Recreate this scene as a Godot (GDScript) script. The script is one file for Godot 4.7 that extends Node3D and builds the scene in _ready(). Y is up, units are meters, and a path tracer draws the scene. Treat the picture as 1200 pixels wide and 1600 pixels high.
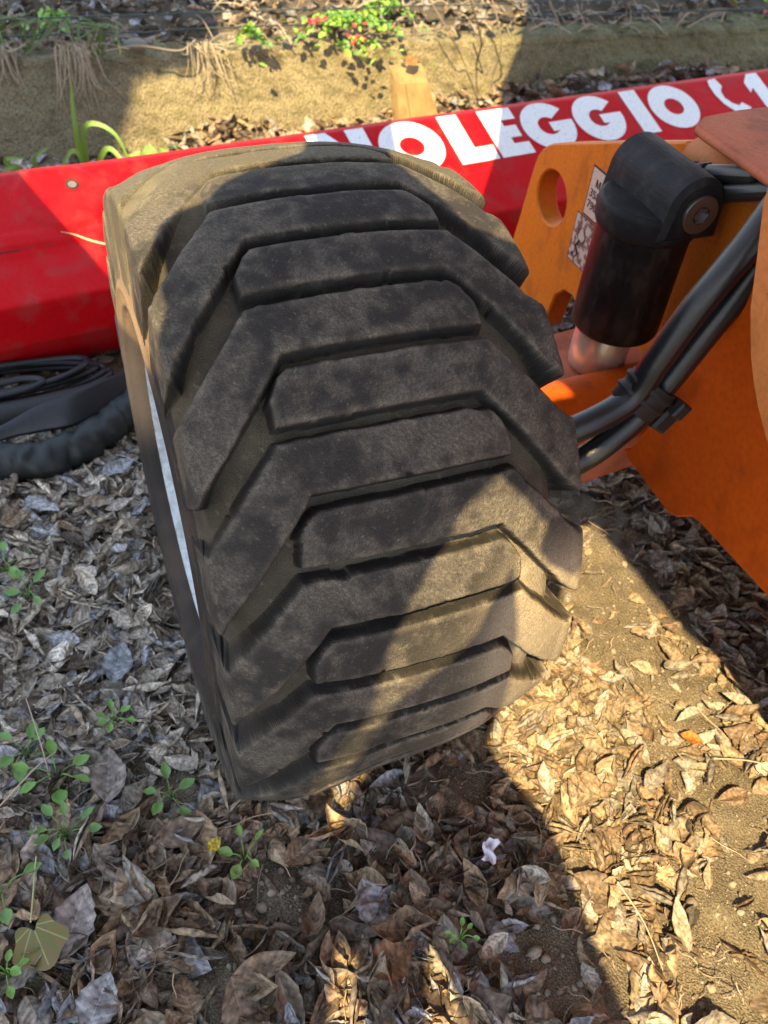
extends Node3D

# ---------------------------------------------------------------- helpers
var rng := RandomNumberGenerator.new()
var n_low := FastNoiseLite.new()
var n_mid := FastNoiseLite.new()
var n_fine := FastNoiseLite.new()
var taken := {}
var tex := {}
var cam_at := Vector3(-0.2693, 1.2500, 0.8595)
var cam_basis := Basis(Vector3(0.93096, 0.07606, 0.35710), Vector3(0.20550, 0.69928, -0.68467), Vector3(-0.30179, 0.71079, 0.63538))

func numbered(called: String) -> String:
	var k: int = taken.get(called, 0)
	taken[called] = k + 1
	return called if k == 0 else "%s_%03d" % [called, k]

func thing(called: String, label: String, category: String, at := Vector3.ZERO, group := "") -> Node3D:
	var o := Node3D.new()
	o.name = numbered(called)
	add_child(o)
	o.position = at
	mark(o, label, category, group)
	return o

func mark(o: Node, label: String, category: String, group := "") -> void:
	if label: o.set_meta("label", label)
	if category: o.set_meta("category", category)
	if group: o.set_meta("group", group)

func obj(called: String, mesh: Mesh, mat: Material, parent: Node = null, xf := Transform3D.IDENTITY) -> MeshInstance3D:
	var o := MeshInstance3D.new()
	o.mesh = mesh
	o.material_override = mat
	o.transform = xf
	if parent == null:
		o.name = numbered(called)
		add_child(o)
	else:
		o.name = called
		parent.add_child(o, true)
	return o

func structure(called: String, mesh: Mesh, mat: Material, label := "") -> MeshInstance3D:
	var o := obj(called, mesh, mat)
	o.set_meta("kind", "structure")
	if label: o.set_meta("label", label)
	return o

func mesh_of(v: PackedVector3Array, idx: PackedInt32Array, uv := PackedVector2Array(), col := PackedColorArray()) -> ArrayMesh:
	var a := []
	a.resize(Mesh.ARRAY_MAX)
	a[Mesh.ARRAY_VERTEX] = v
	a[Mesh.ARRAY_INDEX] = idx
	if uv.size(): a[Mesh.ARRAY_TEX_UV] = uv
	if col.size(): a[Mesh.ARRAY_COLOR] = col
	var nrm := PackedVector3Array()
	nrm.resize(v.size())
	for k in range(0, idx.size(), 3):
		var i0 := idx[k]
		var i1 := idx[k + 1]
		var i2 := idx[k + 2]
		var p := v[i0]
		var n := (v[i2] - p).cross(v[i1] - p)
		nrm[i0] += n
		nrm[i1] += n
		nrm[i2] += n
	for k in nrm.size():
		nrm[k] = nrm[k].normalized() if nrm[k].length_squared() > 1e-24 else Vector3.UP
	a[Mesh.ARRAY_NORMAL] = nrm
	var m := ArrayMesh.new()
	m.add_surface_from_arrays(Mesh.PRIMITIVE_TRIANGLES, a)
	return m

# rows x cols grid; vertices already laid out row by row
func grid_index(rows: int, cols: int, flip := false) -> PackedInt32Array:
	var idx := PackedInt32Array()
	idx.resize((rows - 1) * (cols - 1) * 6)
	var k := 0
	for i in rows - 1:
		for j in cols - 1:
			var a := i * cols + j
			var b := a + 1
			var c := a + cols
			var d := c + 1
			if flip:
				idx[k] = a; idx[k + 1] = c; idx[k + 2] = b; idx[k + 3] = b; idx[k + 4] = c; idx[k + 5] = d
			else:
				idx[k] = a; idx[k + 1] = b; idx[k + 2] = c; idx[k + 3] = b; idx[k + 4] = d; idx[k + 5] = c
			k += 6
	return idx

# flat-shaded faces collected in a SurfaceTool
func tri(st: SurfaceTool, a: Vector3, b: Vector3, c: Vector3) -> void:
	st.add_vertex(a); st.add_vertex(b); st.add_vertex(c)

func quad(st: SurfaceTool, a: Vector3, b: Vector3, c: Vector3, d: Vector3) -> void:
	tri(st, a, b, c); tri(st, a, c, d)

func flat() -> SurfaceTool:
	var st := SurfaceTool.new()
	st.begin(Mesh.PRIMITIVE_TRIANGLES)
	st.set_smooth_group(-1)
	return st

func done(st: SurfaceTool) -> ArrayMesh:
	st.generate_normals()
	return st.commit()

func inset(p: PackedVector2Array, by: float) -> PackedVector2Array:
	var out := PackedVector2Array()
	var n := p.size()
	for i in n:
		var a := (p[i] - p[(i + n - 1) % n]).normalized()
		var b := (p[(i + 1) % n] - p[i]).normalized()
		var na := Vector2(-a.y, a.x)
		var nb := Vector2(-b.y, b.x)
		var m := na + nb
		var l := m.length_squared()
		out.append(p[i] + (m * (2.0 * by / l) if l > 0.3 else na * by))
	return out

# outline (counter-clockwise in x, y), from z = 0 back to z = -depth, with bevelled rims
func prism(p: PackedVector2Array, depth: float, bev := 0.002) -> ArrayMesh:
	if Geometry2D.is_polygon_clockwise(p):
		p.reverse()
	var st := flat()
	var q := inset(p, bev)
	var n := p.size()
	var tris := triangles(q)
	for k in range(0, tris.size(), 3):
		var a := q[tris[k]]
		var b := q[tris[k + 1]]
		var c := q[tris[k + 2]]
		if (b - a).cross(c - a) > 0.0:
			var t := b
			b = c
			c = t
		tri(st, Vector3(a.x, a.y, 0), Vector3(b.x, b.y, 0), Vector3(c.x, c.y, 0))
		tri(st, Vector3(a.x, a.y, -depth), Vector3(c.x, c.y, -depth), Vector3(b.x, b.y, -depth))
	var zs := [[q, 0.0], [p, -bev], [p, -depth + bev], [q, -depth]]
	for r in 3:
		var u: PackedVector2Array = zs[r][0]
		var w: PackedVector2Array = zs[r + 1][0]
		var zu: float = zs[r][1]
		var zw: float = zs[r + 1][1]
		for i in n:
			var j := (i + 1) % n
			quad(st, Vector3(u[i].x, u[i].y, zu), Vector3(u[j].x, u[j].y, zu), Vector3(w[j].x, w[j].y, zw), Vector3(w[i].x, w[i].y, zw))
	return done(st)

func triangles(q: PackedVector2Array) -> PackedInt32Array:
	var big := PackedVector2Array()
	for e in q: big.append(e * 1000.0)
	var t := Geometry2D.triangulate_polygon(big)
	if t.is_empty(): printerr("an outline could not be filled")
	return t

func rect(w: float, h: float) -> PackedVector2Array:
	return PackedVector2Array([Vector2(-w / 2, -h / 2), Vector2(w / 2, -h / 2), Vector2(w / 2, h / 2), Vector2(-w / 2, h / 2)])

# profile of (radius, height) turned about y
func lathe(prof: PackedVector2Array, seg := 48) -> ArrayMesh:
	var v := PackedVector3Array()
	var uv := PackedVector2Array()
	for i in prof.size():
		for j in seg + 1:
			var a := TAU * j / seg
			v.append(Vector3(prof[i].x * cos(a), prof[i].y, prof[i].x * sin(a)))
			uv.append(Vector2(float(j) / seg * 4.0, float(i) / prof.size()))
	return mesh_of(v, grid_index(prof.size(), seg + 1, false), uv)

func smooth_path(p: Array, per := 8) -> PackedVector3Array:
	var out := PackedVector3Array()
	var n := p.size()
	for i in n - 1:
		var a: Vector3 = p[max(i - 1, 0)]
		var b: Vector3 = p[i]
		var c: Vector3 = p[i + 1]
		var d: Vector3 = p[min(i + 2, n - 1)]
		for k in per:
			out.append(b.cubic_interpolate(c, a, d, float(k) / per))
	out.append(p[n - 1])
	return out

# tube along a path; rad(t) gives the radius
func tube(path: PackedVector3Array, rad: Callable, sides := 14, squash := 1.0) -> ArrayMesh:
	var v := PackedVector3Array()
	var uv := PackedVector2Array()
	var n := path.size()
	var ref := Vector3.UP
	var run := 0.0
	for i in n:
		var t := (path[min(i + 1, n - 1)] - path[max(i - 1, 0)]).normalized()
		var s := t.cross(ref)
		if s.length() < 0.05: s = t.cross(Vector3.RIGHT)
		s = s.normalized()
		var u := s.cross(t).normalized()
		ref = u
		if i > 0: run += path[i].distance_to(path[i - 1])
		var r: float = rad.call(float(i) / (n - 1))
		for j in sides + 1:
			var a := TAU * j / sides
			v.append(path[i] + s * cos(a) * r + u * sin(a) * r * squash)
			uv.append(Vector2(float(j) / sides, run * 10.0))
	var idx := grid_index(n, sides + 1, true)
	# end caps
	for e in [0, n - 1]:
		var c := v.size()
		v.append(path[e])
		uv.append(Vector2(0.5, 0))
		for j in sides:
			var a: int = e * (sides + 1) + j
			if e == 0: idx.append_array([c, a, a + 1])
			else: idx.append_array([c, a + 1, a])
	return mesh_of(v, idx, uv)

func pts(a: Array) -> PackedVector2Array:
	var o := PackedVector2Array()
	for k in range(0, a.size(), 2):
		o.append(Vector2(a[k], a[k + 1]))
	return o

func sstep(a: float, b: float, x: float) -> float:
	var t := clampf((x - a) / (b - a), 0.0, 1.0)
	return t * t * (3.0 - 2.0 * t)

func on_screen(p: Vector3) -> Vector3:   # (x, y) in 0..1 of the picture, z = distance along the view
	var q := (p - cam_at) * cam_basis
	if q.z > -0.05: return Vector3(9, 9, 0)
	return Vector3(0.5 + 1346.985 / 1200.0 * q.x / -q.z, 0.5 - 1346.985 / 1600.0 * q.y / -q.z, -q.z)

# ---------------------------------------------------------------- textures and materials
func noise_tex(key: String, freq: float, stops: Array, oct := 4, size := 512, as_normal := 0.0, kind := FastNoiseLite.TYPE_SIMPLEX_SMOOTH) -> NoiseTexture2D:
	if tex.has(key): return tex[key]
	var t := NoiseTexture2D.new()
	var n := FastNoiseLite.new()
	n.seed = key.hash() % 1000
	n.noise_type = kind
	n.frequency = freq
	n.fractal_octaves = oct
	t.noise = n
	t.width = size
	t.height = size
	t.seamless = true
	t.normalize = true
	if as_normal > 0.0:
		t.as_normal_map = true
		t.bump_strength = as_normal
	elif stops.size():
		var g := Gradient.new()
		var offs := PackedFloat32Array()
		var cols := PackedColorArray()
		for s in stops:
			offs.append(s[0])
			cols.append(Color(s[1], s[1], s[1]) if s[1] is float else s[1])
		g.offsets = offs
		g.colors = cols
		t.color_ramp = g
	tex[key] = t
	return t

func lin(r: float, g: float, b: float) -> Color:
	return Color(r, g, b).linear_to_srgb()

func mat(color: Color, rough: float, grain: Texture2D = null, scale := 4.0, bump: Texture2D = null, bump_depth := 0.6, bump_scale := 0.0) -> StandardMaterial3D:
	var m := StandardMaterial3D.new()
	m.albedo_color = color
	m.roughness = rough
	if grain or bump:
		m.uv1_triplanar = true
		m.uv1_scale = Vector3.ONE * scale
	if grain: m.albedo_texture = grain
	if bump:
		m.normal_enabled = true
		m.normal_texture = bump
		m.normal_scale = bump_depth
	return m

func tinted(m: StandardMaterial3D) -> StandardMaterial3D:
	m.vertex_color_use_as_albedo = true
	return m

func grimy(m: StandardMaterial3D, scale: Vector3, tone: Color, share: float) -> StandardMaterial3D:
	var key := "grime%s%s" % [tone, share]
	if not tex.has(key):
		var c1 := Color(tone.r, tone.g, tone.b, share)
		var c2 := Color(tone.r, tone.g, tone.b, share * 0.45)
		var c0 := Color(tone.r, tone.g, tone.b, 0.0)
		noise_tex(key, 0.012, [[0.0, c1], [0.22, c1], [0.34, c2], [0.50, c0], [1.0, c0]], 6, 512)
	m.detail_enabled = true
	m.detail_albedo = tex[key]
	m.detail_uv_layer = BaseMaterial3D.DETAIL_UV_2
	m.uv2_triplanar = true
	m.uv2_scale = scale
	m.metallic_specular = 0.32
	return m

# ---------------------------------------------------------------- the scene
func _ready() -> void:
	rng.seed = 7
	n_low.seed = 3; n_low.frequency = 1.0; n_low.fractal_octaves = 3
	n_mid.seed = 5; n_mid.frequency = 1.0; n_mid.fractal_octaves = 3
	n_fine.seed = 9; n_fine.frequency = 1.0; n_fine.fractal_octaves = 2
	light_and_camera()
	make_ground()
	make_wall_and_bank()
	make_shade_casters()
	make_beam()
	make_machine()
	make_left_items()
	make_plants()
	make_leaves()
	make_odds()

func light_and_camera() -> void:
	var cam := Camera3D.new()
	cam.name = "camera"
	cam.transform = Transform3D(cam_basis.orthonormalized(), cam_at)
	cam.fov = 61.4138
	cam.near = 0.05
	cam.far = 400.0
	var lens := CameraAttributesPhysical.new()
	lens.frustum_focal_length = 12.0 / tan(deg_to_rad(61.4138 / 2.0))
	lens.frustum_focus_distance = 0.95
	lens.exposure_aperture = 5.0
	lens.frustum_near = 0.05
	lens.frustum_far = 400.0
	cam.attributes = lens
	add_child(cam)
	cam.current = true
	var sky_mat := ProceduralSkyMaterial.new()
	sky_mat.sky_top_color = Color(0.56, 0.63, 0.74)
	sky_mat.sky_horizon_color = Color(0.86, 0.86, 0.85)
	sky_mat.sky_curve = 0.18
	sky_mat.sky_energy_multiplier = 1.0
	sky_mat.ground_bottom_color = Color(0.42, 0.38, 0.32)
	sky_mat.ground_horizon_color = Color(0.62, 0.60, 0.56)
	var sky := Sky.new()
	sky.sky_material = sky_mat
	var env := Environment.new()
	env.background_mode = Environment.BG_SKY
	env.sky = sky
	env.background_energy_multiplier = 1.6
	env.tonemap_mode = Environment.TONE_MAPPER_LINEAR
	env.tonemap_exposure = 2.62
	env.sdfgi_enabled = true
	env.ssao_enabled = true
	env.ssil_enabled = true
	var we := WorldEnvironment.new()
	we.name = "world_environment"
	we.environment = env
	add_child(we)
	var sun := DirectionalLight3D.new()
	sun.name = "sun"
	var to_sun := Vector3(-0.2, 0.42, 0.23).normalized()
	sun.transform = Transform3D(Basis.looking_at(-to_sun, Vector3.UP), to_sun * 20.0)
	sun.light_color = Color(1.0, 0.885, 0.66)
	sun.light_energy = 1.6
	sun.light_angular_distance = 0.5
	sun.shadow_enabled = true
	add_child(sun)

# ---------------------------------------------------------------- ground
var bare := [[-0.154, 0.396, 0.07], [-0.086, 0.448, 0.06], [-0.267, 0.487, 0.07], [0.6, 0.301, 0.10], [0.489, 0.405, 0.06], [0.556, 0.52, 0.10], [0.594, 0.074, 0.16], [0.633, -0.089, 0.16], [0.106, 0.587, 0.08], [0.198, 0.637, 0.09], [0.364, 0.73, 0.09], [0.161, 0.34, 0.06], [0.479, 0.666, 0.11], [-0.252, 0.211, 0.05], [0.55, 0.2, 0.09], [0.40, 0.62, 0.07]]

func bareness(x: float, z: float) -> float:
	var m := 0.0
	for b in bare:
		var d: float = Vector2(x - b[0], z - b[1]).length() / b[2]
		m = maxf(m, 1.0 - sstep(0.55, 1.25, d + 0.25 * n_mid.get_noise_2d(x * 12.0, z * 12.0)))
	return m

func ground_at(x: float, z: float) -> float:
	var h := 0.022 * n_low.get_noise_2d(x * 1.1, z * 1.1) + 0.013 * n_mid.get_noise_2d(x * 5.5, z * 5.5) + 0.009 * n_mid.get_noise_2d(x * 17.0 + 40.0, z * 17.0) + 0.004 * n_fine.get_noise_2d(x * 44.0, z * 44.0)
	h += 0.010 * sstep(0.35, 0.9, bareness(x, z)) * (n_low.get_noise_2d(x * 9.0, z * 9.0 + 7.0) + 0.4)
	h += 0.10 * sstep(0.6, 1.6, x) * sstep(-1.75, -2.05, z) + 0.02 * sstep(-1.2, -2.0, z)
	return h

func axis_steps(lo: float, hi: float, step: float, far: float) -> PackedFloat32Array:
	var left := PackedFloat32Array()
	var d := step
	var x := lo
	while x > -far:
		d *= 1.5
		x -= d
		left.append(x)
	left.reverse()
	x = lo
	while x <= hi:
		left.append(x)
		x += step
	d = step
	while x < far:
		left.append(x)
		d *= 1.5
		x += d
	left.append(x)
	return left

func soil_color(x: float, z: float) -> Color:
	var a := n_low.get_noise_2d(x * 3.0, z * 3.0) * 0.5 + 0.5
	var b := n_mid.get_noise_2d(x * 34.0, z * 34.0) * 0.5 + 0.5
	var c := n_fine.get_noise_2d(x * 170.0, z * 170.0)
	var col := Color(0.20, 0.16, 0.105).lerp(Color(0.29, 0.235, 0.15), a).lerp(Color(0.13, 0.105, 0.075), 0.55 * b * b)
	var k := 1.0 + 0.22 * c
	return Color(col.r * k, col.g * k, col.b * k)

func make_ground() -> void:
	var xs := axis_steps(-1.1, 3.0, 0.010, 70.0)
	var zs := axis_steps(-2.06, 1.2, 0.010, 70.0)
	var v := PackedVector3Array()
	var col := PackedColorArray()
	v.resize(xs.size() * zs.size())
	col.resize(v.size())
	var k := 0
	for z in zs:
		for x in xs:
			var near := x > -1.5 and x < 3.4 and z > -2.2 and z < 1.6
			v[k] = Vector3(x, ground_at(x, z) if near else -0.01, z)
			var c := soil_color(x, z)
			var moss := sstep(0.15, 0.5, n_low.get_noise_2d(x * 4.0 + 11.0, z * 4.0)) * (0.6 if x < 0.0 and z > 0.2 else 0.15)
			col[k] = c.lerp(Color(0.10, 0.105, 0.04), moss)
			k += 1
	var m := tinted(mat(Color.WHITE, 0.95, noise_tex("grit", 0.09, [[0.0, 0.45], [0.45, 0.82], [0.62, 0.95], [0.74, 1.0], [1.0, 1.0]], 5), 5.0, noise_tex("grit_n", 0.09, [], 5, 512, 9.0), 1.3))
	structure("ground", mesh_of(v, grid_index(zs.size(), xs.size(), false), PackedVector2Array(), col), m, "trodden sandy soil under the leaf litter")
	# pebbles and crumbs
	var st := PackedVector3Array()
	var cv := PackedVector3Array()
	for i in 7:
		for j in 10:
			var p := Vector3(sin(PI * i / 6.0) * cos(TAU * j / 9.0), cos(PI * i / 6.0), sin(PI * i / 6.0) * sin(TAU * j / 9.0))
			cv.append(p * (0.5 + 0.22 * n_mid.get_noise_3d(p.x * 1.3, p.y * 1.3, p.z * 1.3) + 0.12 * n_fine.get_noise_3d(p.x * 3.0, p.y * 3.0, p.z * 3.0)))
	var ico := mesh_of(cv, grid_index(7, 10, false))
	var mm := MultiMesh.new()
	mm.transform_format = MultiMesh.TRANSFORM_3D
	mm.use_colors = true
	mm.mesh = ico
	mm.instance_count = 5200
	for i in 5200:
		var x := rng.randf_range(-0.9, 1.6)
		var z := rng.randf_range(-1.0, 1.1)
		if i % 3:
			var b: Array = bare[i % bare.size()]
			x = b[0] + rng.randfn(0, b[2] * 0.7)
			z = b[1] + rng.randfn(0, b[2] * 0.7)
		var s := 0.0025 * exp(rng.randfn(0.0, 0.55))
		if i % 40 == 0: s *= 3.5
		var bs := Basis.from_euler(Vector3(rng.randf() * 6, rng.randf() * 6, rng.randf() * 6)) * Basis.from_scale(Vector3(s, s * rng.randf_range(0.5, 0.9), s * rng.randf_range(0.6, 1.2)))
		mm.set_instance_transform(i, Transform3D(bs, Vector3(x, ground_at(x, z) + s * 0.2, z)))
		var g := rng.randf_range(0.6, 1.5)
		mm.set_instance_color(i, Color(0.24 * g, 0.20 * g, 0.145 * g))
	var o := MultiMeshInstance3D.new()
	o.name = "soil_crumbs"
	o.multimesh = mm
	o.material_override = tinted(mat(Color.WHITE, 0.95))
	o.set_meta("kind", "stuff")
	mark(o, "small crumbs of soil and grit scattered over the ground", "gravel")
	add_child(o)

func wall_color(x: float, y: float) -> Color:
	var a := n_low.get_noise_2d(x * 2.2, y * 5.0) * 0.5 + 0.5
	var b := n_mid.get_noise_2d(x * 16.0, y * 16.0) * 0.5 + 0.5
	var c := n_fine.get_noise_2d(x * 90.0, y * 90.0) * 0.5 + 0.5
	var col := Color(0.23, 0.195, 0.105).lerp(Color(0.31, 0.265, 0.15), a)
	col = col.lerp(Color(0.115, 0.105, 0.035), 0.65 * sstep(0.45, 0.8, b))
	col = col.lerp(Color(0.055, 0.05, 0.03), 0.6 * sstep(0.62, 0.85, n_mid.get_noise_2d(x * 7.0 + 60.0, y * 9.0) * 0.5 + 0.5))
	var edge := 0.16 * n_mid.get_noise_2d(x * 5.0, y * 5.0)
	col = col.lerp(Color(0.135, 0.112, 0.066), 0.6 * sstep(0.25, -0.15, x + edge))   # gravelly end, darkened further to stand in for shade
	col = col.lerp(Color(0.115, 0.118, 0.050), 0.55 * sstep(1.2, 1.7, x + edge))     # mossy end, its dark tone also stands in for shade
	return col * (0.85 + 0.6 * c)

func make_wall_and_bank() -> void:
	var prof := PackedVector2Array()   # (z, y)
	for i in 30: prof.append(Vector2(-1.945 - 0.165 * i / 29.0, -0.04 + 0.285 * i / 29.0))
	for i in range(1, 9):
		var a := PI / 2 * i / 8.0
		prof.append(Vector2(-2.110 - 0.03 * (1.0 - cos(a)), 0.245 + 0.03 * sin(a)))
	for i in range(1, 16): prof.append(Vector2(-2.140 - 0.18 * i / 15.0, 0.275))
	prof.append(Vector2(-2.330, -0.04))
	var nx := 620
	var v := PackedVector3Array()
	var col := PackedColorArray()
	for i in prof.size():
		for j in nx:
			var x := -2.2 + 7.4 * j / (nx - 1)
			var z := prof[i].x
			var y := prof[i].y
			var s := z * -1.3 + y
			var d := 0.007 * n_low.get_noise_2d(x * 3.0, s * 5.0) + 0.003 * n_mid.get_noise_2d(x * 14.0, s * 14.0) + 0.003 * n_fine.get_noise_2d(x * 60.0, s * 60.0)
			# broken top edge
			if i > 24 and i < 42: d -= 0.018 * sstep(0.05, 0.45, n_mid.get_noise_2d(x * 6.0, 3.0))
			v.append(Vector3(x, y + (d if i > 31 else 0.0), z + (d if i < 40 else 0.0)))
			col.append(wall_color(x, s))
	var m := tinted(mat(Color.WHITE, 0.95, noise_tex("pits", 0.06, [[0.0, 0.3], [0.3, 0.72], [0.5, 0.95], [1.0, 1.0]], 5), 3.5, noise_tex("pits_n", 0.06, [], 5, 512, 10.0), 1.2))
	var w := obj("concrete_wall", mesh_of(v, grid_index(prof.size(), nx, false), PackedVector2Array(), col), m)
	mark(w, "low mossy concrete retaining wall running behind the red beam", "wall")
	# soil bank behind it
	var xs := axis_steps(-1.2, 3.6, 0.03, 60.0)
	var zs := PackedFloat32Array()
	var z := -2.20
	var d := 0.025
	while z > -60.0:
		zs.append(z)
		if z < -3.2: d *= 1.4
		z -= d
	zs.reverse()
	v = PackedVector3Array()
	col = PackedColorArray()
	for zz in zs:
		for x in xs:
			v.append(Vector3(x, bank_at(x, zz), zz))
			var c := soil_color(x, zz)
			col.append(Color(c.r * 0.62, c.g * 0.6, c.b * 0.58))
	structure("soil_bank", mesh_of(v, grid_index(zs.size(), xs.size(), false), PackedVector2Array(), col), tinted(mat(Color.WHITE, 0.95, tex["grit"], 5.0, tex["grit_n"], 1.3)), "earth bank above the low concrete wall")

func bank_at(x: float, z: float) -> float:
	return 0.255 + 0.05 * sstep(-2.2, -2.34, z) + 0.10 * sstep(-2.3, -3.6, z) + 0.02 * n_low.get_noise_2d(x * 2.5, z * 2.5) + 0.012 * n_mid.get_noise_2d(x * 9.0, z * 9.0)

# ---------------------------------------------------------------- unseen plates added above and behind the camera to cast shade
# outlines on the ground of the shade each one throws, moved up along the sun to the height it stands at
func shade_caster(called: String, label: String, category: String, shade: Array, height: float, thick: float, m: Material) -> void:
	var p := PackedVector2Array()
	for k in range(0, shade.size(), 2):
		p.append(Vector2(shade[k] - 0.2 / 0.42 * height, -(shade[k + 1] + 0.23 / 0.42 * height)))
	var o := obj(called, prism(p, thick, 0.0), m, null, Transform3D(Basis(Vector3.RIGHT, Vector3(0, 0, -1), Vector3.UP), Vector3(0, height + thick, 0)))
	mark(o, label, category)

func make_shade_casters() -> void:
	var om := mat(lin(0.48, 0.46, 0.43), 0.5)  # pale, so the added plates bounce light into the shade
	var gm := mat(lin(0.22, 0.22, 0.22), 0.6)
	var bm := mat(lin(0.05, 0.06, 0.09), 0.9)
	shade_caster("wheel_shade_plate", "unseen pale plate added above the wheel and behind the camera for shade", "shade_plate", [  # added plate, outlined from the shade wanted on tyre and ground
		0.14, -0.20, 0.20, -0.30, 0.215, -0.395, 0.225, -0.412, 0.25, -0.426, 0.285, -0.430, 0.30, -0.452, 0.36, -0.490, 0.405, -0.510, 0.425, -0.54, 0.436, -0.589, 0.614, -1.583,
		0.82, -1.52, 0.514, -0.53, 0.503, -0.477, 0.511, -0.43, 0.535, -0.34, 0.58, -0.31, 0.605, -0.20, 0.58, -0.10, 0.54, 0.0, 0.495, 0.06, 0.458, 0.082, 0.434, 0.064, 0.428, 0.046, 0.452, 0.026, 0.438, -0.02, 0.425, -0.040, 0.378, -0.016, 0.323, 0.029, 0.273, 0.068, 0.213, 0.121, 0.163, 0.174, -0.040, 0.285, -0.10, 0.51, -0.136, 0.582, -0.18, 0.72,
		-0.60, 0.72, -0.60, -0.20], 1.5, 0.03, om)
	shade_caster("beam_shade_plate", "unseen pale plate added over the left end of the red beam for shade", "boom", [  # added plate, cut to the shade edge on beam and sidewall
		0.138, -0.205, 0.105, -0.27, 0.02, -0.57, -0.055, -0.94, -0.15, -1.35, -0.194, -1.54, -0.62, -1.54, -0.62, -0.205], 1.5, 0.05, om)
	shade_caster("wall_shade_sheet", "unseen grey sheet added high above the wall at the left for shade", "shade_sheet", [  # added sheet, cut to the shade edge on the wall
		-0.194, -1.56, 0.03, -2.02, 0.12, -2.10, 0.20, -2.20, 0.42, -2.24, 0.52, -2.35, 0.64, -2.75, 0.75, -3.3, -0.6, -3.3, -0.6, -1.56], 4.2, 0.05, gm)
	shade_caster("machine_shade_plate", "unseen pale plate added over the axle for the shade of the machine", "machine", [  # added plate, notched to keep hoses and axle in shade
		0.685, 0.20, 0.668, 0.0, 0.664, -0.095, 0.588, -0.10, 0.588, -0.222, 0.664, -0.225, 0.655, -0.24, 0.650, -0.30, 0.72, -0.60, 0.866, -1.10, 1.07, -1.37, 1.28, -1.73, 1.436, -2.09, 1.60, -2.25, 1.78, -2.53, 2.05, -3.1, 3.9, -3.1, 3.9, -1.0, 2.1, 0.30, 0.72, 0.30], 1.75, 0.05, om)
	# added plate above the lens, shade of the person holding the camera
	shade_caster("person_shade_plate", "unseen dark plate added for the shade of the person holding the camera", "mat", [
		0.385, 0.066, 0.345, 0.096, 0.311, 0.127, 0.260, 0.154, 0.193, 0.177, 0.116, 0.224, -0.004, 0.296, -0.030, 0.335, -0.085, 0.37, -0.10, 0.45, -0.072, 0.51, -0.085, 0.60, -0.11, 0.70, -0.06, 0.70, -0.015, 0.62, 0.018, 0.535, 0.034, 0.535, 0.04, 0.64, 0.045, 0.75,
		0.225, 0.75, 0.231, 0.67, 0.238, 0.59, 0.252, 0.51, 0.258, 0.44, 0.238, 0.376, 0.226, 0.298, 0.314, 0.198, 0.352, 0.142, 0.375, 0.090], 1.37, 0.02, bm)

# ---------------------------------------------------------------- the red beam
const BO := Vector3(-0.385, 0.21, -0.849)
const BU := Vector3(0.9912, 0.0, -0.1326)
const BV := Vector3(-0.1231, 0.3705, -0.9206)
const BN := Vector3(0.0491, 0.9288, 0.3672)

func on_beam(u: float, v: float, lift := 0.0) -> Vector3:
	return BO + BU * u + BV * v + BN * lift

func beam_lift(u: float, v: float) -> float:
	var l := 0.0
	# lapped strip along the left part, pressed boss round the bolt hole, slow dents
	l += 0.006 * sstep(0.138, 0.143, v + 0.002 * n_mid.get_noise_2d(u * 30.0, 2.0)) * (1.0 - sstep(0.16, 0.30, u))
	l += 0.004 * sstep(0.186, 0.178, v) * sstep(0.12, 0.13, v) * (1.0 - sstep(0.1, 0.2, u))
	var d := Vector2((u - 0.205) / 0.105, (v - 0.268) / 0.095).length()
	l += 0.006 * (1.0 - sstep(0.88, 1.02, d))
	l -= 0.004 * (1.0 - sstep(0.35, 0.55, Vector2((u - 0.238) / 0.05, (v - 0.294) / 0.05).length()))
	l += 0.0012 * n_low.get_noise_2d(u * 5.0, v * 9.0) + 0.0015 * n_low.get_noise_2d(u * 2.0 + 50.0, v * 8.0) * sstep(0.28, 0.22, u) * sstep(0.10, 0.2, v)
	l -= 0.012 * sstep(0.335, 0.366, v) * sstep(0.335, 0.366, v)
	return l

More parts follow.
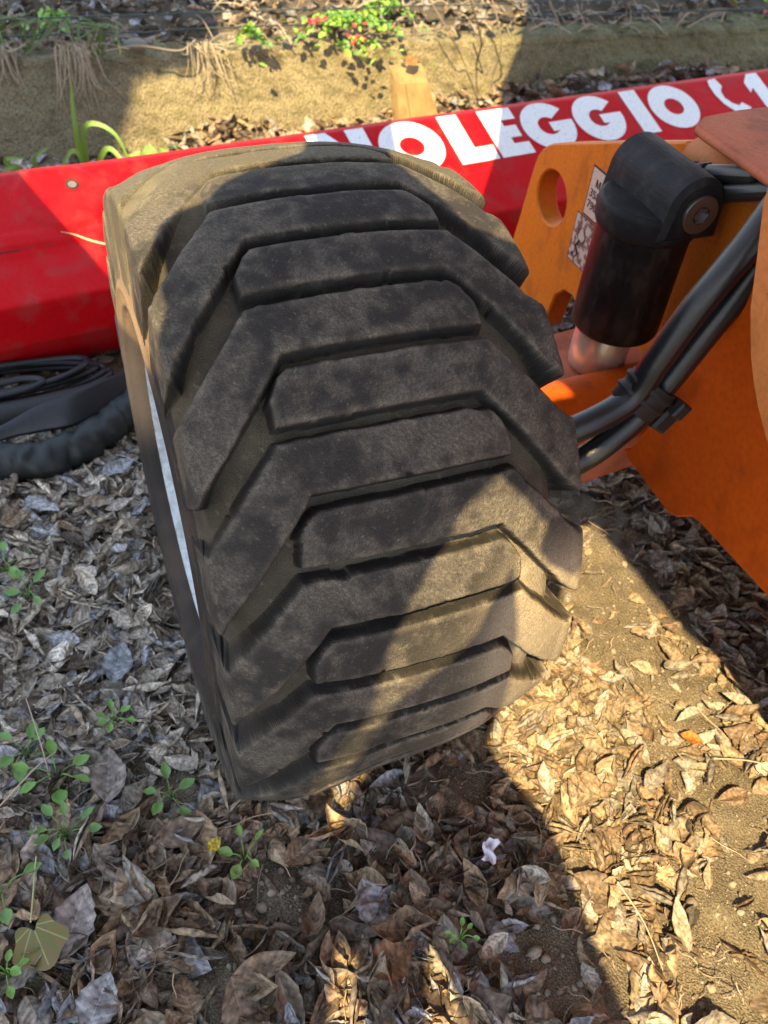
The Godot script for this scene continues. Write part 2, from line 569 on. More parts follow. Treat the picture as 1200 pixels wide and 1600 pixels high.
func make_beam() -> void:
	var t := thing("red_beam", "long red beam with white lettering lying behind the wheel", "beam", BO)
	var red := mat(lin(0.52, 0.004, 0.008), 0.55, noise_tex("red_dirt", 0.035, [[0.0, Color(0.10, 0.07, 0.06)], [0.10, Color(0.30, 0.2, 0.2)], [0.135, Color(0.93, 0.93, 0.93)], [0.5, Color(0.97, 0.97, 0.97)], [1.0, Color(1, 1, 1)]], 3, 512), 4.0, noise_tex("dents_n", 0.01, [], 3, 512, 3.0), 0.12)
	grimy(red, Vector3(1.6, 1.6, 1.6), lin(0.26, 0.05, 0.045), 0.45)
	red.metallic_specular = 0.2
	var D := Vector3(-0.1326, 0, -0.9912)
	# section: front bottom, front, fold, top grid, crest, back
	var sec := []
	sec.append(D * 0.10 + Vector3.UP * (0.02 - 0.21))
	sec.append(D * 0.035 + Vector3.UP * (0.030 - 0.21))
	for i in 5: sec.append((D * 0.030 + Vector3.UP * (0.034 - 0.21)).lerp(D * 0.003 + Vector3.UP * (0.110 - 0.21), i / 4.0))
	for i in 7: sec.append((D * 0.001 + Vector3.UP * (0.114 - 0.21)).lerp(Vector3.UP * -0.004, i / 6.0))
	var nv := 54
	var n_front := sec.size()
	for i in nv: sec.append(null)
	sec.append(BV * 0.372 + BN * -0.03)
	sec.append(BV * 0.365 + BN * -0.10)
	sec.append(BV * 0.34 + BN * -0.30)
	var nu := 560
	var v := PackedVector3Array()
	for i in sec.size():
		for j in nu:
			var u: float = -0.9 + 4.0 * j / (nu - 1)
			var p: Vector3
			if sec[i] == null:
				var vv := 0.003 + 0.364 * float(i - n_front) / (nv - 1)
				p = BU * u + BV * vv + BN * beam_lift(u, vv)
			else:
				p = BU * u + sec[i] + D * 0.0006 * n_low.get_noise_2d(u * 3.0, i * 0.2)
			v.append(p)
	obj("beam_body", mesh_of(v, grid_index(sec.size(), nu, false)), red, t)
	# ends
	for e in [[-0.9, false], [3.1, true]]:
		var st := flat()
		var c := BU * float(e[0]) + D * 0.18 - Vector3.UP * 0.06
		var ring := [sec[0], sec[2], sec[6], sec[13], BV * 0.37, sec[sec.size() - 1]]
		for i in ring.size():
			var a: Vector3 = BU * float(e[0]) + ring[i]
			var b: Vector3 = BU * float(e[0]) + ring[(i + 1) % ring.size()]
			if e[1]: tri(st, c, b, a)
			else: tri(st, c, a, b)
		obj("end_cap", done(st), red, t)
	# bolt in its hole and a cracked lip of paint
	var steel := mat(lin(0.20, 0.19, 0.17), 0.6, tex["grit"], 30.0)
	var frame := Basis(BU, BV, BN)
	var ring_prof := PackedVector2Array([Vector2(0.0, -0.001), Vector2(0.0095, -0.001), Vector2(0.0105, 0.0), Vector2(0.0105, -0.006)])
	obj("bolt", lathe(ring_prof, 24), steel, t, Transform3D(Basis(BU, BN, -BV), BU * 0.238 + BV * 0.294 + BN * (beam_lift(0.238, 0.294) + 0.0022)))
	var dark := mat(lin(0.02, 0.012, 0.012), 0.9)
	obj("bolt_hole", lathe(PackedVector2Array([Vector2(0.010, 0.0008), Vector2(0.0145, 0.0013), Vector2(0.015, 0.0)]), 24), dark, t, Transform3D(Basis(BU, BN, -BV), BU * 0.238 + BV * 0.294 + BN * (beam_lift(0.238, 0.294) + 0.0012)))
	var seam := []
	for k in 40:
		var u := -0.88 + 1.06 * k / 39.0
		seam.append(BU * u + BV * (0.1395 + 0.0012 * n_mid.get_noise_2d(u * 30.0, 2.0)) + BN * (beam_lift(u, 0.1355) + 0.0010))
	obj("lap_shade_line", tube(PackedVector3Array(seam), func(_f): return 0.0020, 6), mat(lin(0.10, 0.004, 0.006), 0.7), t)  # dark tube painted as the shade line under the lap
	var lip := []
	for q in [[0.175, 0.166], [0.20, 0.155], [0.225, 0.138], [0.25, 0.122], [0.275, 0.108], [0.30, 0.098]]: lip.append(BU * float(q[0]) + BV * float(q[1]) + BN * (beam_lift(q[0], q[1]) + 0.001))
	obj("chipped_lip", tube(smooth_path(lip, 6), func(f): return 0.0026 * sin(PI * clampf(f, 0.05, 0.95)) + 0.0004, 8), mat(lin(0.62, 0.38, 0.20), 0.6), t)
	# lettering
	var white := mat(lin(0.78, 0.80, 0.80), 0.5, noise_tex("decal_dirt", 0.05, [[0.0, 0.25], [0.11, 0.45], [0.2, 0.93], [0.45, 1.0], [1.0, 1.0]], 4), 4.0)
	var glyphs := [
		["N", 0.840, 1.008], ["O", 1.024, 1.212], ["L", 1.234, 1.356], ["E", 1.366, 1.476], ["G", 1.482, 1.658], ["G", 1.668, 1.842], ["I", 1.880, 1.943], ["O", 1.960, 2.140], ["phone", 2.238, 2.345], ["1", 2.388, 2.468]]
	for g in glyphs:
		for poly in glyph(g[0], g[1], g[2]):
			var o := obj("letter" if g[0] != "phone" else "telephone_symbol", sheet(poly), white, t)
			o.name = o.name

# a thin sheet of film that follows the beam's top
func sheet(p: Array) -> ArrayMesh:
	var v := PackedVector3Array()
	var idx := PackedInt32Array()
	var poly := PackedVector2Array(p[0])
	var tris: PackedInt32Array = p[1] if p.size() > 1 else triangles(poly)
	for q in poly: v.append(BU * q.x + BV * q.y + BN * (beam_lift(q.x, q.y) + 0.0016))
	for k in range(0, tris.size(), 3):
		var a := tris[k]
		var b := tris[k + 1]
		var c := tris[k + 2]
		if (poly[b] - poly[a]).cross(poly[c] - poly[a]) > 0.0: idx.append_array([a, c, b])
		else: idx.append_array([a, b, c])
	return mesh_of(v, idx)

func glyph(ch: String, u0: float, u1: float) -> Array:
	var lo := 0.172
	var hi := 0.344
	var w := u1 - u0
	var P := func(a: Array) -> PackedVector2Array:
		var o := PackedVector2Array()
		for k in range(0, a.size(), 2): o.append(Vector2(u0 + a[k] * w, lo + a[k + 1] * (hi - lo)))
		return o
	match ch:
		"I": return [[P.call([0, 0, 1, 0, 1, 1, 0, 1])]]
		"L": return [[P.call([0, 0, 1, 0, 1, 0.29, 0.52, 0.29, 0.52, 1, 0, 1])]]
		"E": return [[P.call([0, 0, 1, 0, 1, 0.25, 0.55, 0.25, 0.55, 0.375, 0.9, 0.375, 0.9, 0.62, 0.55, 0.62, 0.55, 0.75, 1, 0.75, 1, 1, 0, 1])]]
		"N": return [[P.call([0, 0, 0.33, 0, 0.33, 0.5, 0.66, 0, 1, 0, 1, 1, 0.67, 1, 0.67, 0.52, 0.34, 1, 0, 1])]]
		"1": return [[P.call([0.28, 0, 1, 0, 1, 1, 0.42, 1, 0, 0.8, 0, 0.55, 0.28, 0.66])]]
	if ch == "phone":
		var o := PackedVector2Array()
		o = P.call([0.10, 0.98, 0.42, 1.0, 0.48, 0.80, 0.30, 0.68, 0.28, 0.52, 0.42, 0.38, 0.62, 0.30, 0.80, 0.36, 1.0, 0.22, 0.86, 0.06, 0.60, 0.07, 0.32, 0.18, 0.10, 0.38, 0.0, 0.62, 0.01, 0.85])
		return [[o]]
	var c := Vector2((u0 + u1) / 2, (lo + hi) / 2)
	var ro := Vector2(w / 2, (hi - lo) / 2 * 1.02)
	var ri := Vector2(w * 0.19, (hi - lo) * 0.19)
	if ch == "O":
		var v := PackedVector2Array()
		var idx := PackedInt32Array()
		var n := 40
		for k in n:
			var a := TAU * k / n
			v.append(c + Vector2(cos(a), sin(a)) * ro)
			v.append(c + Vector2(cos(a), sin(a)) * ri)
		for k in n:
			var a := 2 * k
			var b := 2 * ((k + 1) % n)
			idx.append_array([a, a + 1, b, b, a + 1, b + 1])
		return [[v, idx]]
	# G: an open ring with a bar
	var g := PackedVector2Array()
	for k in 37:
		var a := deg_to_rad(38.0 + 322.0 * k / 36.0) if k < 30 else deg_to_rad(38.0 + 322.0 * k / 36.0)
		if a > deg_to_rad(352.0): break
		g.append(c + Vector2(cos(a), sin(a)) * ro)
	g.append(Vector2(u1, c.y - 0.01))
	g.append(Vector2(u1, c.y + 0.012))
	g.append(Vector2(c.x + w * 0.04, c.y + 0.012))
	g.append(Vector2(c.x + w * 0.04, c.y - 0.022))
	g.append(Vector2(c.x + w * 0.17, c.y - 0.022))
	var inner := PackedVector2Array()
	for k in 28:
		var a := deg_to_rad(46.0 + 250.0 * k / 27.0)
		inner.append(c + Vector2(cos(a), sin(a)) * ri)
	inner.reverse()
	g.append_array(inner)
	return [[g]]

# ---------------------------------------------------------------- the machine: wheel, frame, cylinder, hoses
const PITCH := 9.47368
const DEG_MM := 7.25
var lug_poly := pts([94, 54, 104, 46, 116, 25, 116, 0, -95, 0, -200, -132, -264, -134, -264, -43, -200, -43, -118, 54])

func lug_sdf(p: Vector2) -> float:
	var d := 1e9
	var inside := false
	var n := lug_poly.size()
	var j := n - 1
	for i in n:
		var a := lug_poly[i]
		var b := lug_poly[j]
		var e := b - a
		var w := p - a
		var q := w - e * clampf(w.dot(e) / e.length_squared(), 0.0, 1.0)
		d = minf(d, q.length_squared())
		if (a.y > p.y) != (b.y > p.y) and p.x < (b.x - a.x) * (p.y - a.y) / (b.y - a.y) + a.x:
			inside = not inside
		j = i
	d = sqrt(d)
	return -d if inside else d

func crown_r(a: float) -> float:   # a in mm from the centre line
	return 0.42 - 0.031 * pow(a / 190.0, 2.5)

func top_profile(s: float) -> Vector2:   # (x, r) of the lug's face at s mm round the profile
	var a := absf(s)
	var x: float
	var r: float
	if a <= 190.0:
		x = a; r = crown_r(a)
	elif a <= 212.0:
		var f := (a - 190.0) / 22.0 * PI / 2
		x = 190.0 + (21.0 if s > 0.0 else 10.0) * sin(f); r = crown_r(190.0) - (0.015 if s > 0.0 else 0.010) * (1.0 - cos(f))
	else:
		x = (211.0 - 0.10 * (a - 212.0)) if s > 0.0 else (200.0 + 0.03 * (a - 212.0)); r = crown_r(190.0) - (0.015 if s > 0.0 else 0.010) - (a - 212.0) * 0.001
	return Vector2(x * signf(s) * 0.001 if s != 0.0 else 0.0, r)

var carc := [[150.0, 0.150, 0.3802], [165.0, 0.1652, 0.3728], [182.0, 0.178, 0.3605], [200.0, 0.1865, 0.345], [225.0, 0.1935, 0.3215], [250.0, 0.199, 0.298], [280.0, 0.2045, 0.274], [310.0, 0.202, 0.252], [335.0, 0.192, 0.237], [352.0, 0.179, 0.228], [365.0, 0.166, 0.223]]

func base_profile(s: float) -> Vector2:
	var a := absf(s)
	var x := a * 0.001
	var r := 0.0
	if a <= 150.0:
		r = crown_r(a) - 0.0195 - 0.003 * (a / 150.0) * (a / 150.0)
	else:
		for k in carc.size() - 1:
			if a <= carc[k + 1][0] or k == carc.size() - 2:
				var f: float = (a - carc[k][0]) / (carc[k + 1][0] - carc[k][0])
				x = lerpf(carc[k][1], carc[k + 1][1], f)
				r = lerpf(carc[k][2], carc[k + 1][2], f)
				break
	return Vector2(x * signf(s) if s != 0.0 else 0.0, r)

func mud(s: float, deg: float) -> float:
	return sstep(-55.0, -105.0, s) * sstep(83.0, 90.0, deg) * sstep(150.0, 120.0, deg)

func sag(s: float, deg: float) -> float:   # the loaded tyre spreads towards the ground
	return 0.021 * sstep(4.0, -20.0, deg) * sstep(-55.0, -35.0, deg) * sstep(0.0, -150.0, s) * sstep(330.0, 240.0, absf(s))

func base_at(s: float, deg: float) -> Vector2:
	var b := base_profile(s)
	var f := mud(s, deg)
	return b.lerp(top_profile(s), f * 0.88 * sstep(262.0, 225.0, absf(s))) if f > 0.0 else b

func wheel_point(xr: Vector2, th: float) -> Vector3:
	return Vector3(xr.x, xr.y * sin(th), xr.y * cos(th))

func dusty(p: Vector3, groove: float, s: float, th_deg: float, edge: float) -> Color:
	# dry dust lies thick in the grooves and in patches on the lugs
	var n1 := n_mid.get_noise_3d(p.x * 9.0, p.y * 9.0, p.z * 9.0) * 0.5 + 0.5
	var n2 := n_mid.get_noise_3d(p.x * 38.0, p.y * 38.0, p.z * 38.0 + 5.0) * 0.5 + 0.5
	var n3 := n_fine.get_noise_3d(p.x * 260.0, p.y * 260.0, p.z * 260.0) * 0.5 + 0.5
	var n4 := n_fine.get_noise_3d(p.x * 700.0, p.y * 160.0, p.z * 160.0) * 0.5 + 0.5
	var sunlit_dust := sstep(30.0, 130.0, s) * sstep(36.0, 14.0, th_deg) + sstep(87.0, 97.0, th_deg) * 0.62 + sstep(30.0, 5.0, th_deg) * sstep(-80.0, 40.0, s) * 0.42  # thicker, paler dust where sun falls; also stands in for sunlight
	sunlit_dust = minf(sunlit_dust, 1.0)
	var patch := sstep(0.36, 0.66, n1 * 0.55 + n2 * 0.45)
	var top := 0.12 + patch * (0.16 + 0.85 * n3 * n3) + 0.16 * n4 * n4 * n3 + edge * (0.06 + 0.34 * n2 * n2)
	top = maxf(top, sunlit_dust * (0.55 + 0.45 * n3))
	var low := 0.40 + 0.48 * n2 * n1 * 2.0 + 0.15 * sunlit_dust
	low *= 0.85 + 0.25 * n3
	var a := lerpf(top, low, groove)
	var rubber := Color(0.0135, 0.0145, 0.0180).lerp(Color(0.026, 0.0265, 0.0285), n1)
	var dust := Color(0.245, 0.216, 0.168).lerp(Color(0.170, 0.146, 0.098), groove).lerp(Color(0.62, 0.52, 0.34) if th_deg < 60.0 else Color(0.34, 0.30, 0.18), sunlit_dust * 0.95)
	var speck := sstep(0.74, 0.86, n_fine.get_noise_3d(p.x * 430.0, p.y * 430.0, p.z * 430.0) * 0.5 + 0.5) * (0.25 + 0.75 * n2)
	return rubber.lerp(dust, clampf(a, 0.0, 0.96)).lerp(Color(0.38, 0.34, 0.28), speck * 0.55)

func make_lug(side: float, th0: float, step: float, sdf: PackedFloat32Array, nx: int, ny: int, seed_: float) -> ArrayMesh:
	var v := PackedVector3Array()
	var col := PackedColorArray()
	var slot := PackedInt32Array()
	slot.resize(nx * ny)
	slot.fill(-1)
	var idx := PackedInt32Array()
	for j in ny:
		for i in nx:
			var d := sdf[j * nx + i]
			if d > 5.0 + step: continue
			var X := -276.0 + i * step
			var T := -146.0 + j * step
			var th := deg_to_rad(th0 + T / DEG_MM)
			var s := X * side
			var wob := 1.6 * n_mid.get_noise_3d(X * 0.03, T * 0.03, seed_) + 0.35 * n_fine.get_noise_3d(X * 0.14, T * 0.14, seed_)
			var chip := 3.5 * sstep(0.42, 0.62, n_mid.get_noise_3d(X * 0.022, T * 0.022, seed_ + 30.0))
			var dd := d + wob + chip
			var m := 1.0 - sstep(-1.3, 4.2, dd)
			var wear := 0.0012 * n_mid.get_noise_3d(X * 0.012, T * 0.02, seed_ + 9.0) - 0.0010 * sstep(-7.0, -1.0, dd) + 0.0005 * n_fine.get_noise_3d(X * 0.3, T * 0.3, seed_)
			var xr := base_at(s, th0 + T / DEG_MM).lerp(top_profile(s), m)
			xr.y += sag(s, th0 + T / DEG_MM)
			var p := wheel_point(xr, th)
			var outw := Vector3(0, sin(th), cos(th)) if absf(s) < 195.0 else Vector3(side * -1.0, 0.4 * sin(th), 0.4 * cos(th)).normalized()
			if absf(s) >= 195.0 and s * side < 0.0: pass
			p += Vector3(0, sin(th), cos(th)) * (wear * m - (0.0022 if m < 0.02 else 0.0))
			slot[j * nx + i] = v.size()
			v.append(p)
			var groove := 1.0 - sstep(0.03, 0.22, m)
			var wall := sstep(0.005, 0.08, m) * (1.0 - sstep(0.90, 0.998, m))
			var dc := dusty(wheel_point(top_profile(s), th), groove, s, th0 + T / DEG_MM, sstep(-9.0, -3.0, dd) * (1.0 - wall))
			col.append(dc.lerp(Color(0.034, 0.032, 0.029) * (0.4 + 1.0 * (n_mid.get_noise_3d(p.x * 25.0, p.y * 25.0, p.z * 25.0) * 0.5 + 0.5)), wall * 0.93 * (1.0 - mud(s, th0 + T / DEG_MM))))
	for j in ny - 1:
		for i in nx - 1:
			var a := slot[j * nx + i]
			var b := slot[j * nx + i + 1]
			var c := slot[(j + 1) * nx + i]
			var e := slot[(j + 1) * nx + i + 1]
			if a < 0 or b < 0 or c < 0 or e < 0: continue
			if side > 0.0: idx.append_array([a, c, b, b, c, e])
			else: idx.append_array([a, b, c, b, e, c])
	return mesh_of(v, idx, PackedVector2Array(), col)

func make_wheel(parent: Node3D) -> void:
	var w := Node3D.new()
	w.name = "wheel"
	w.position = Vector3(0.0095, 0.42, 0.0)
	parent.add_child(w, true)
	w.set_meta("label", "wide black wheel with chunky dusty tread lugs and a white rim")
	var rubber := tinted(mat(Color.WHITE, 0.82, noise_tex("rubber", 0.12, [[0.0, 0.42], [0.38, 0.76], [0.55, 0.95], [1.0, 1.0]], 5), 11.0, noise_tex("rubber_n", 0.10, [], 5, 512, 8.0), 0.95))
	rubber.metallic_specular = 0.35
	# carcass
	var cols := PackedFloat32Array()
	var s := -365.0
	while s <= 365.1:
		cols.append(s)
		s += 3.4 if absf(s) < 250.0 else 2.8
	var rows := 700
	var v := PackedVector3Array()
	var col := PackedColorArray()
	v.resize(rows * cols.size())
	col.resize(v.size())
	var k := 0
	for i in rows:
		var th := TAU * i / (rows - 1)
		var deg := rad_to_deg(th)
		if deg > 180.0: deg -= 360.0
		for q in cols:
			var xr := base_at(q, deg)
			xr.y += sag(q, deg)
			if absf(q) > 255.0: xr.x += signf(q) * 0.0016 * pow(absf(sin(absf(q) * 0.105)), 6.0)
			var p := wheel_point(xr, th)
			p += Vector3(0, sin(th), cos(th)) * 0.0012 * n_mid.get_noise_3d(p.x * 30.0, p.y * 30.0, p.z * 30.0)
			v[k] = p
			if absf(q) < 235.0:
				col[k] = dusty(p, 1.0 - 0.5 * sstep(165.0, 235.0, absf(q)), q, deg, 0.0)
			else:
				var g := 0.03 + 0.10 * sstep(0.45, 0.8, n_mid.get_noise_3d(p.x * 4.0, p.y * 7.0, p.z * 7.0) * 0.5 + 0.5) + 0.62 * maxf(sstep(62.0, 84.0, deg), sstep(-150.0, -175.0, deg))  # dust on the upper sidewall, made paler for the sun patch there
				col[k] = Color(0.026, 0.027, 0.029).lerp(Color(0.50, 0.345, 0.20), clampf(g, 0.0, 0.9))
			k += 1
	var tyre := obj("tyre", mesh_of(v, grid_index(rows, cols.size(), true), PackedVector2Array(), col), rubber, w)
	# sidewall ribs
	# lugs
	var fields := {}
	for step in [1.8, 5.0]:
		var nx := int(402.0 / step)
		var ny := int(208.0 / step)
		var f := PackedFloat32Array()
		f.resize(nx * ny)
		for j in ny:
			for i in nx:
				f[j * nx + i] = lug_sdf(Vector2(-276.0 + i * step, -146.0 + j * step))
		fields[step] = [f, nx, ny]
	for i in 38:
		# lug 6 of the picture has its lower edge at 40.02 degrees
		var th0 := 40.02 - (i - 6) * PITCH
		while th0 < -180.0: th0 += 360.0
		var seen := th0 > -32.0 and th0 < 130.0
		var step := 1.8 if seen else 5.0
		var fd: Array = fields[step]
		obj("tread_lug", make_lug(1.0 if i % 2 == 0 else -1.0, th0, step, fd[0], fd[1], fd[2], i * 3.7), rubber, w)
	# rim
	var white := grimy(mat(lin(0.50, 0.56, 0.60), 0.4, tex["decal_dirt"], 5.0), Vector3(5, 5, 5), lin(0.14, 0.14, 0.13), 0.6)
	var prof := PackedVector2Array([Vector2(0.226, 0.150), Vector2(0.2295, 0.170), Vector2(0.2295, 0.1765), Vector2(0.226, 0.1795), Vector2(0.2225, 0.177), Vector2(0.219, 0.170), Vector2(0.212, 0.163), Vector2(0.204, 0.150), Vector2(0.196, 0.10), Vector2(0.190, 0.07), Vector2(0.10, 0.055), Vector2(0.095, 0.085), Vector2(0.07, 0.09), Vector2(0.0, 0.09)])
	for sd in [1.0, -1.0]:
		obj("rim", lathe(prof, 96), white, w, Transform3D(Basis(Vector3(0, 1, 0), Vector3(-sd, 0, 0), Vector3(0, 0, sd)), Vector3.ZERO))
	var nutm := mat(lin(0.25, 0.24, 0.22), 0.5)
	for kk in 8:
		var a := TAU * kk / 8.0
		obj("wheel_nut", lathe(PackedVector2Array([Vector2(0.012, 0.0), Vector2(0.012, 0.02), Vector2(0.007, 0.022), Vector2(0.0, 0.022)]), 6), nutm, w, Transform3D(Basis(Vector3(0, 1, 0), Vector3(-1, 0, 0), Vector3(0, 0, 1)), Vector3(-0.06, 0.14 * sin(a), 0.14 * cos(a))))

func plate(called: String, outline: PackedVector2Array, thick: float, m: Material, parent: Node, origin: Vector3, ex: Vector3, ey: Vector3, bev := 0.002) -> MeshInstance3D:
	var b := Basis(ex.normalized(), ey.normalized(), ex.cross(ey).normalized())
	return obj(called, prism(outline, thick, bev), m, parent, Transform3D(b, origin))

func make_machine() -> void:
	var t := thing("lift_machine", "orange lift machine with big lugged wheel, black cylinder and black hoses", "machine", Vector3.ZERO)
	make_wheel(t)
	var specks := noise_tex("orange_dirt", 0.028, [[0.0, Color(0.16, 0.09, 0.06)], [0.05, Color(0.40, 0.28, 0.22)], [0.075, Color(0.90, 0.89, 0.88)], [0.5, Color(0.96, 0.96, 0.96)], [1.0, Color(1, 1, 1)]], 5, 1024)
	var soft_n := noise_tex("paint_n", 0.02, [], 4, 512, 4.0)
	var orange := grimy(mat(lin(0.66, 0.185, 0.014), 0.5, specks, 3.4, soft_n, 0.25), Vector3(2.6, 1.1, 2.6), lin(0.26, 0.085, 0.02), 0.45)
	var deep := grimy(mat(lin(0.60, 0.092, 0.005), 0.5, specks, 2.6, soft_n, 0.25), Vector3(2.0, 1.3, 2.0), lin(0.30, 0.048, 0.006), 0.5)
	var faded := grimy(mat(lin(0.55, 0.165, 0.085), 0.6, specks, 5.0, soft_n, 0.4), Vector3(1.3, 1.3, 1.3), lin(0.20, 0.075, 0.045), 0.5)
	var pale := grimy(mat(lin(0.60, 0.20, 0.055), 0.55, specks, 2.8, soft_n, 0.3), Vector3(3.0, 0.7, 3.0), lin(0.40, 0.13, 0.035), 0.45)
	# plate with the lifting eye
	var ax := Vector3(0, 0, 1)
	var az := Vector3(-1, 0, 0)
	var org := Vector3(0.65, 0, 0)
	var outline := pts([-0.60, 0.28, -0.597, 0.347, -0.592, 0.394, -0.584, 0.44, -0.576, 0.50, -0.568, 0.552, -0.562, 0.572, -0.55, 0.589, -0.536, 0.602, -0.520, 0.612, -0.46, 0.638, -0.40, 0.663, -0.341, 0.689, -0.28, 0.713, -0.22, 0.738, -0.175, 0.757, -0.168, 0.756, -0.164, 0.750, -0.159, 0.737, -0.10, 0.737, 0.0, 0.738, 0.4, 0.745, 1.2, 0.75, 1.2, 0.30, 0.4, 0.30, 0.1, 0.28, -0.10, 0.28, -0.27, 0.28, -0.285, 0.34, -0.31, 0.375, -0.345, 0.392, -0.375, 0.387, -0.40, 0.36, -0.415, 0.28, -0.50, 0.28])
	obj("eye_plate", holed(outline, Vector2(-0.486, 0.522), Vector2(0.053, 0.050), 0.045, 0.003), orange, t, Transform3D(Basis(ax, Vector3.UP, az), org))
	# stickers
	var cream := mat(lin(0.55, 0.46, 0.36), 0.6, tex["decal_dirt"], 6.0)
	var black := mat(lin(0.015, 0.014, 0.014), 0.6)
	var place := func(s: float, y: float, lift: float) -> Transform3D: return Transform3D(Basis(ax, Vector3.UP, az), org + ax * s + Vector3.UP * y + az * lift)
	var tilt := func(s: float, y: float, lift: float, deg: float) -> Transform3D: return place.call(s, y, lift) * Transform3D(Basis(Vector3(0, 0, 1), deg_to_rad(deg)), Vector3.ZERO)
	var s1 := obj("load_sticker", prism(rect(0.108, 0.090), 0.0008, 0.0002), black, t, place.call(-0.324, 0.590, 0.0008))
	obj("sticker_face", prism(rect(0.102, 0.083), 0.0008, 0.0002), cream, s1, Transform3D(Basis.IDENTITY, Vector3(0, 0, 0.0006)))
	var lines := [["MAX", 0.019], ["3583 lb", -0.001], ["7900 N", -0.021]]
	for ln in lines:
		var tm := TextMesh.new()
		var f := SystemFont.new()
		f.font_names = PackedStringArray(["Droid Sans"])
		f.font_weight = 700
		tm.font = f
		tm.text = ln[0]
		tm.font_size = 32
		tm.pixel_size = 0.0195 / 32.0
		tm.depth = 0.0004
		tm.horizontal_alignment = HORIZONTAL_ALIGNMENT_LEFT
		obj("sticker_text", tm, black, s1, Transform3D(Basis.IDENTITY, Vector3(-0.036 if ln[0] == "MAX" else -0.047, ln[1], 0.0009)))
	var s2 := obj("hook_sticker", prism(rect(0.066, 0.092), 0.0008, 0.0002), black, t, place.call(-0.359, 0.497, 0.0008))
	obj("sticker_face", prism(rect(0.062, 0.088), 0.0008, 0.0002), mat(lin(0.50, 0.42, 0.34), 0.7, noise_tex("scuff", 0.05, [[0.0, Color(0.45, 0.34, 0.34)], [0.40, Color(0.66, 0.56, 0.54)], [0.56, Color(1, 1, 1)], [1.0, Color(1, 1, 1)]], 3), 2.2), s2, Transform3D(Basis.IDENTITY, Vector3(0, 0, 0.0006)))
	var hook := []
	for kk in 13:
		var a := deg_to_rad(100.0 - 250.0 * kk / 12.0)
		hook.append(Vector3(-0.012 + 0.009 * cos(a), -0.024 + 0.009 * sin(a), 0.0))
	var hk := [Vector3(-0.006, 0.002, 0)]
	hk.append_array(hook)
	obj("hook_symbol", tube(smooth_path(hk, 2), func(_f): return 0.0024, 6, 0.3), black, s2, Transform3D(Basis.IDENTITY, Vector3(0, 0, 0.0009)))
	var ringp := []
	for kk in 25: ringp.append(Vector3(-0.003 + 0.012 * cos(TAU * kk / 24.0), 0.012 + 0.014 * sin(TAU * kk / 24.0), 0))
	obj("pulley_symbol", tube(PackedVector3Array(ringp), func(_f): return 0.0007, 6, 0.3), black, s2, Transform3D(Basis.IDENTITY, Vector3(0, 0, 0.0009)))
	# bracket tube behind the plate's right end
	obj("bracket_tube", tube(PackedVector3Array([Vector3(0.672, 0.738, -0.165), Vector3(0.672, 0.738, -0.10), Vector3(0.70, 0.735, 0.2)]), func(_f): return 0.030, 20), pale, t)
	# axle beam
	plate("axle_beam", pts([0.0, 0.0, 0.0, -0.05, 0.03, -0.085, 0.95, -0.085, 0.95, 0.15, 0.0, 0.15]), 0.13, faded, t, Vector3(0.428, 0.42, -0.045), Vector3(1, 0, -0.12), Vector3(-0.12, 0, -1), 0.004)
	obj("axle_tube", tube(PackedVector3Array([Vector3(0.15, 0.40, 0.0), Vector3(1.3, 0.40, -0.06)]), func(_f): return 0.06, 24), deep, t)
	plate("axle_bracket", pts([0.04, 0.0, 0.85, 0.0, 0.85, 0.13, 0.03, 0.13, 0.0, 0.10]), 0.05, deep, t, Vector3(0.46, 0.255, 0.012), Vector3(1, 0, -0.12), Vector3.UP, 0.004)
	# side plates of the frame (parallel to the direction of travel)
	plate("frame_plate", pts([-0.075, 0.395, -0.085, 0.40, -0.092, 0.416, -0.105, 0.46, -0.17, 0.80, -1.2, 0.80, -1.2, 0.42, -0.41, 0.424, -0.262, 0.417, -0.245, 0.412, -0.222, 0.389, -0.205, 0.380, -0.09, 0.388]), 0.03, deep, t, Vector3(0.53, 0, 0), Vector3(0, 0, -1), Vector3.UP, 0.003)
	plate("cross_plate", pts([0.0, 0.42, 0.7, 0.42, 0.7, 0.69, 0.0, 0.69]), 0.02, deep, t, Vector3(0.70, 0, -0.30), Vector3(1, 0, 0), Vector3.UP, 0.002)
	plate("guard_flange", pts([-0.185, 0.93, -0.190, 0.90, -0.197, 0.86, -0.217, 0.81, -0.237, 0.758, -0.252, 0.733, -0.267, 0.71, -0.285, 0.688, -0.306, 0.667, -0.336, 0.643, -0.37, 0.628, -0.9, 0.62, -0.9, 0.93]), 0.028, pale, t, Vector3(0.468, 0, 0), Vector3(0, 0, -1), Vector3.UP, 0.010)
	plate("far_shade_plate", pts([0.45, 0.05, 0.45, 0.80, -1.5, 0.80, -1.5, 0.05]), 0.03, deep, t, Vector3(1.38, 0, 0), Vector3(0, 0, -1), Vector3.UP, 0.003)  # unseen plate added at the right to keep sky light out
	plate("deck_shade_plate", pts([0.52, -1.5, 1.35, -1.5, 1.35, -0.40, 0.52, -0.40]), 0.02, deep, t, Vector3(0, 0.805, 0), Vector3(1, 0, 0), Vector3(0, 0, -1), 0.003)  # unseen roof plate added to darken the space under the chassis
	plate("rear_shade_plate", pts([0.56, 0.28, 1.34, 0.28, 1.34, 0.78, 0.56, 0.78]), 0.02, deep, t, Vector3(0, 0, 1.44), Vector3(1, 0, 0), Vector3.UP, 0.003)  # unseen end plate added to close the chassis against sky light
	# cover sheet with a rolled lip
	var st := PackedVector3Array()
	var sec := [[0.012, 0.786], [0.002, 0.788], [-0.001, 0.794], [0.001, 0.800], [0.006, 0.8015], [0.03, 0.802], [0.10, 0.803], [0.6, 0.81], [0.6, 0.806], [0.10, 0.799], [0.012, 0.796]]
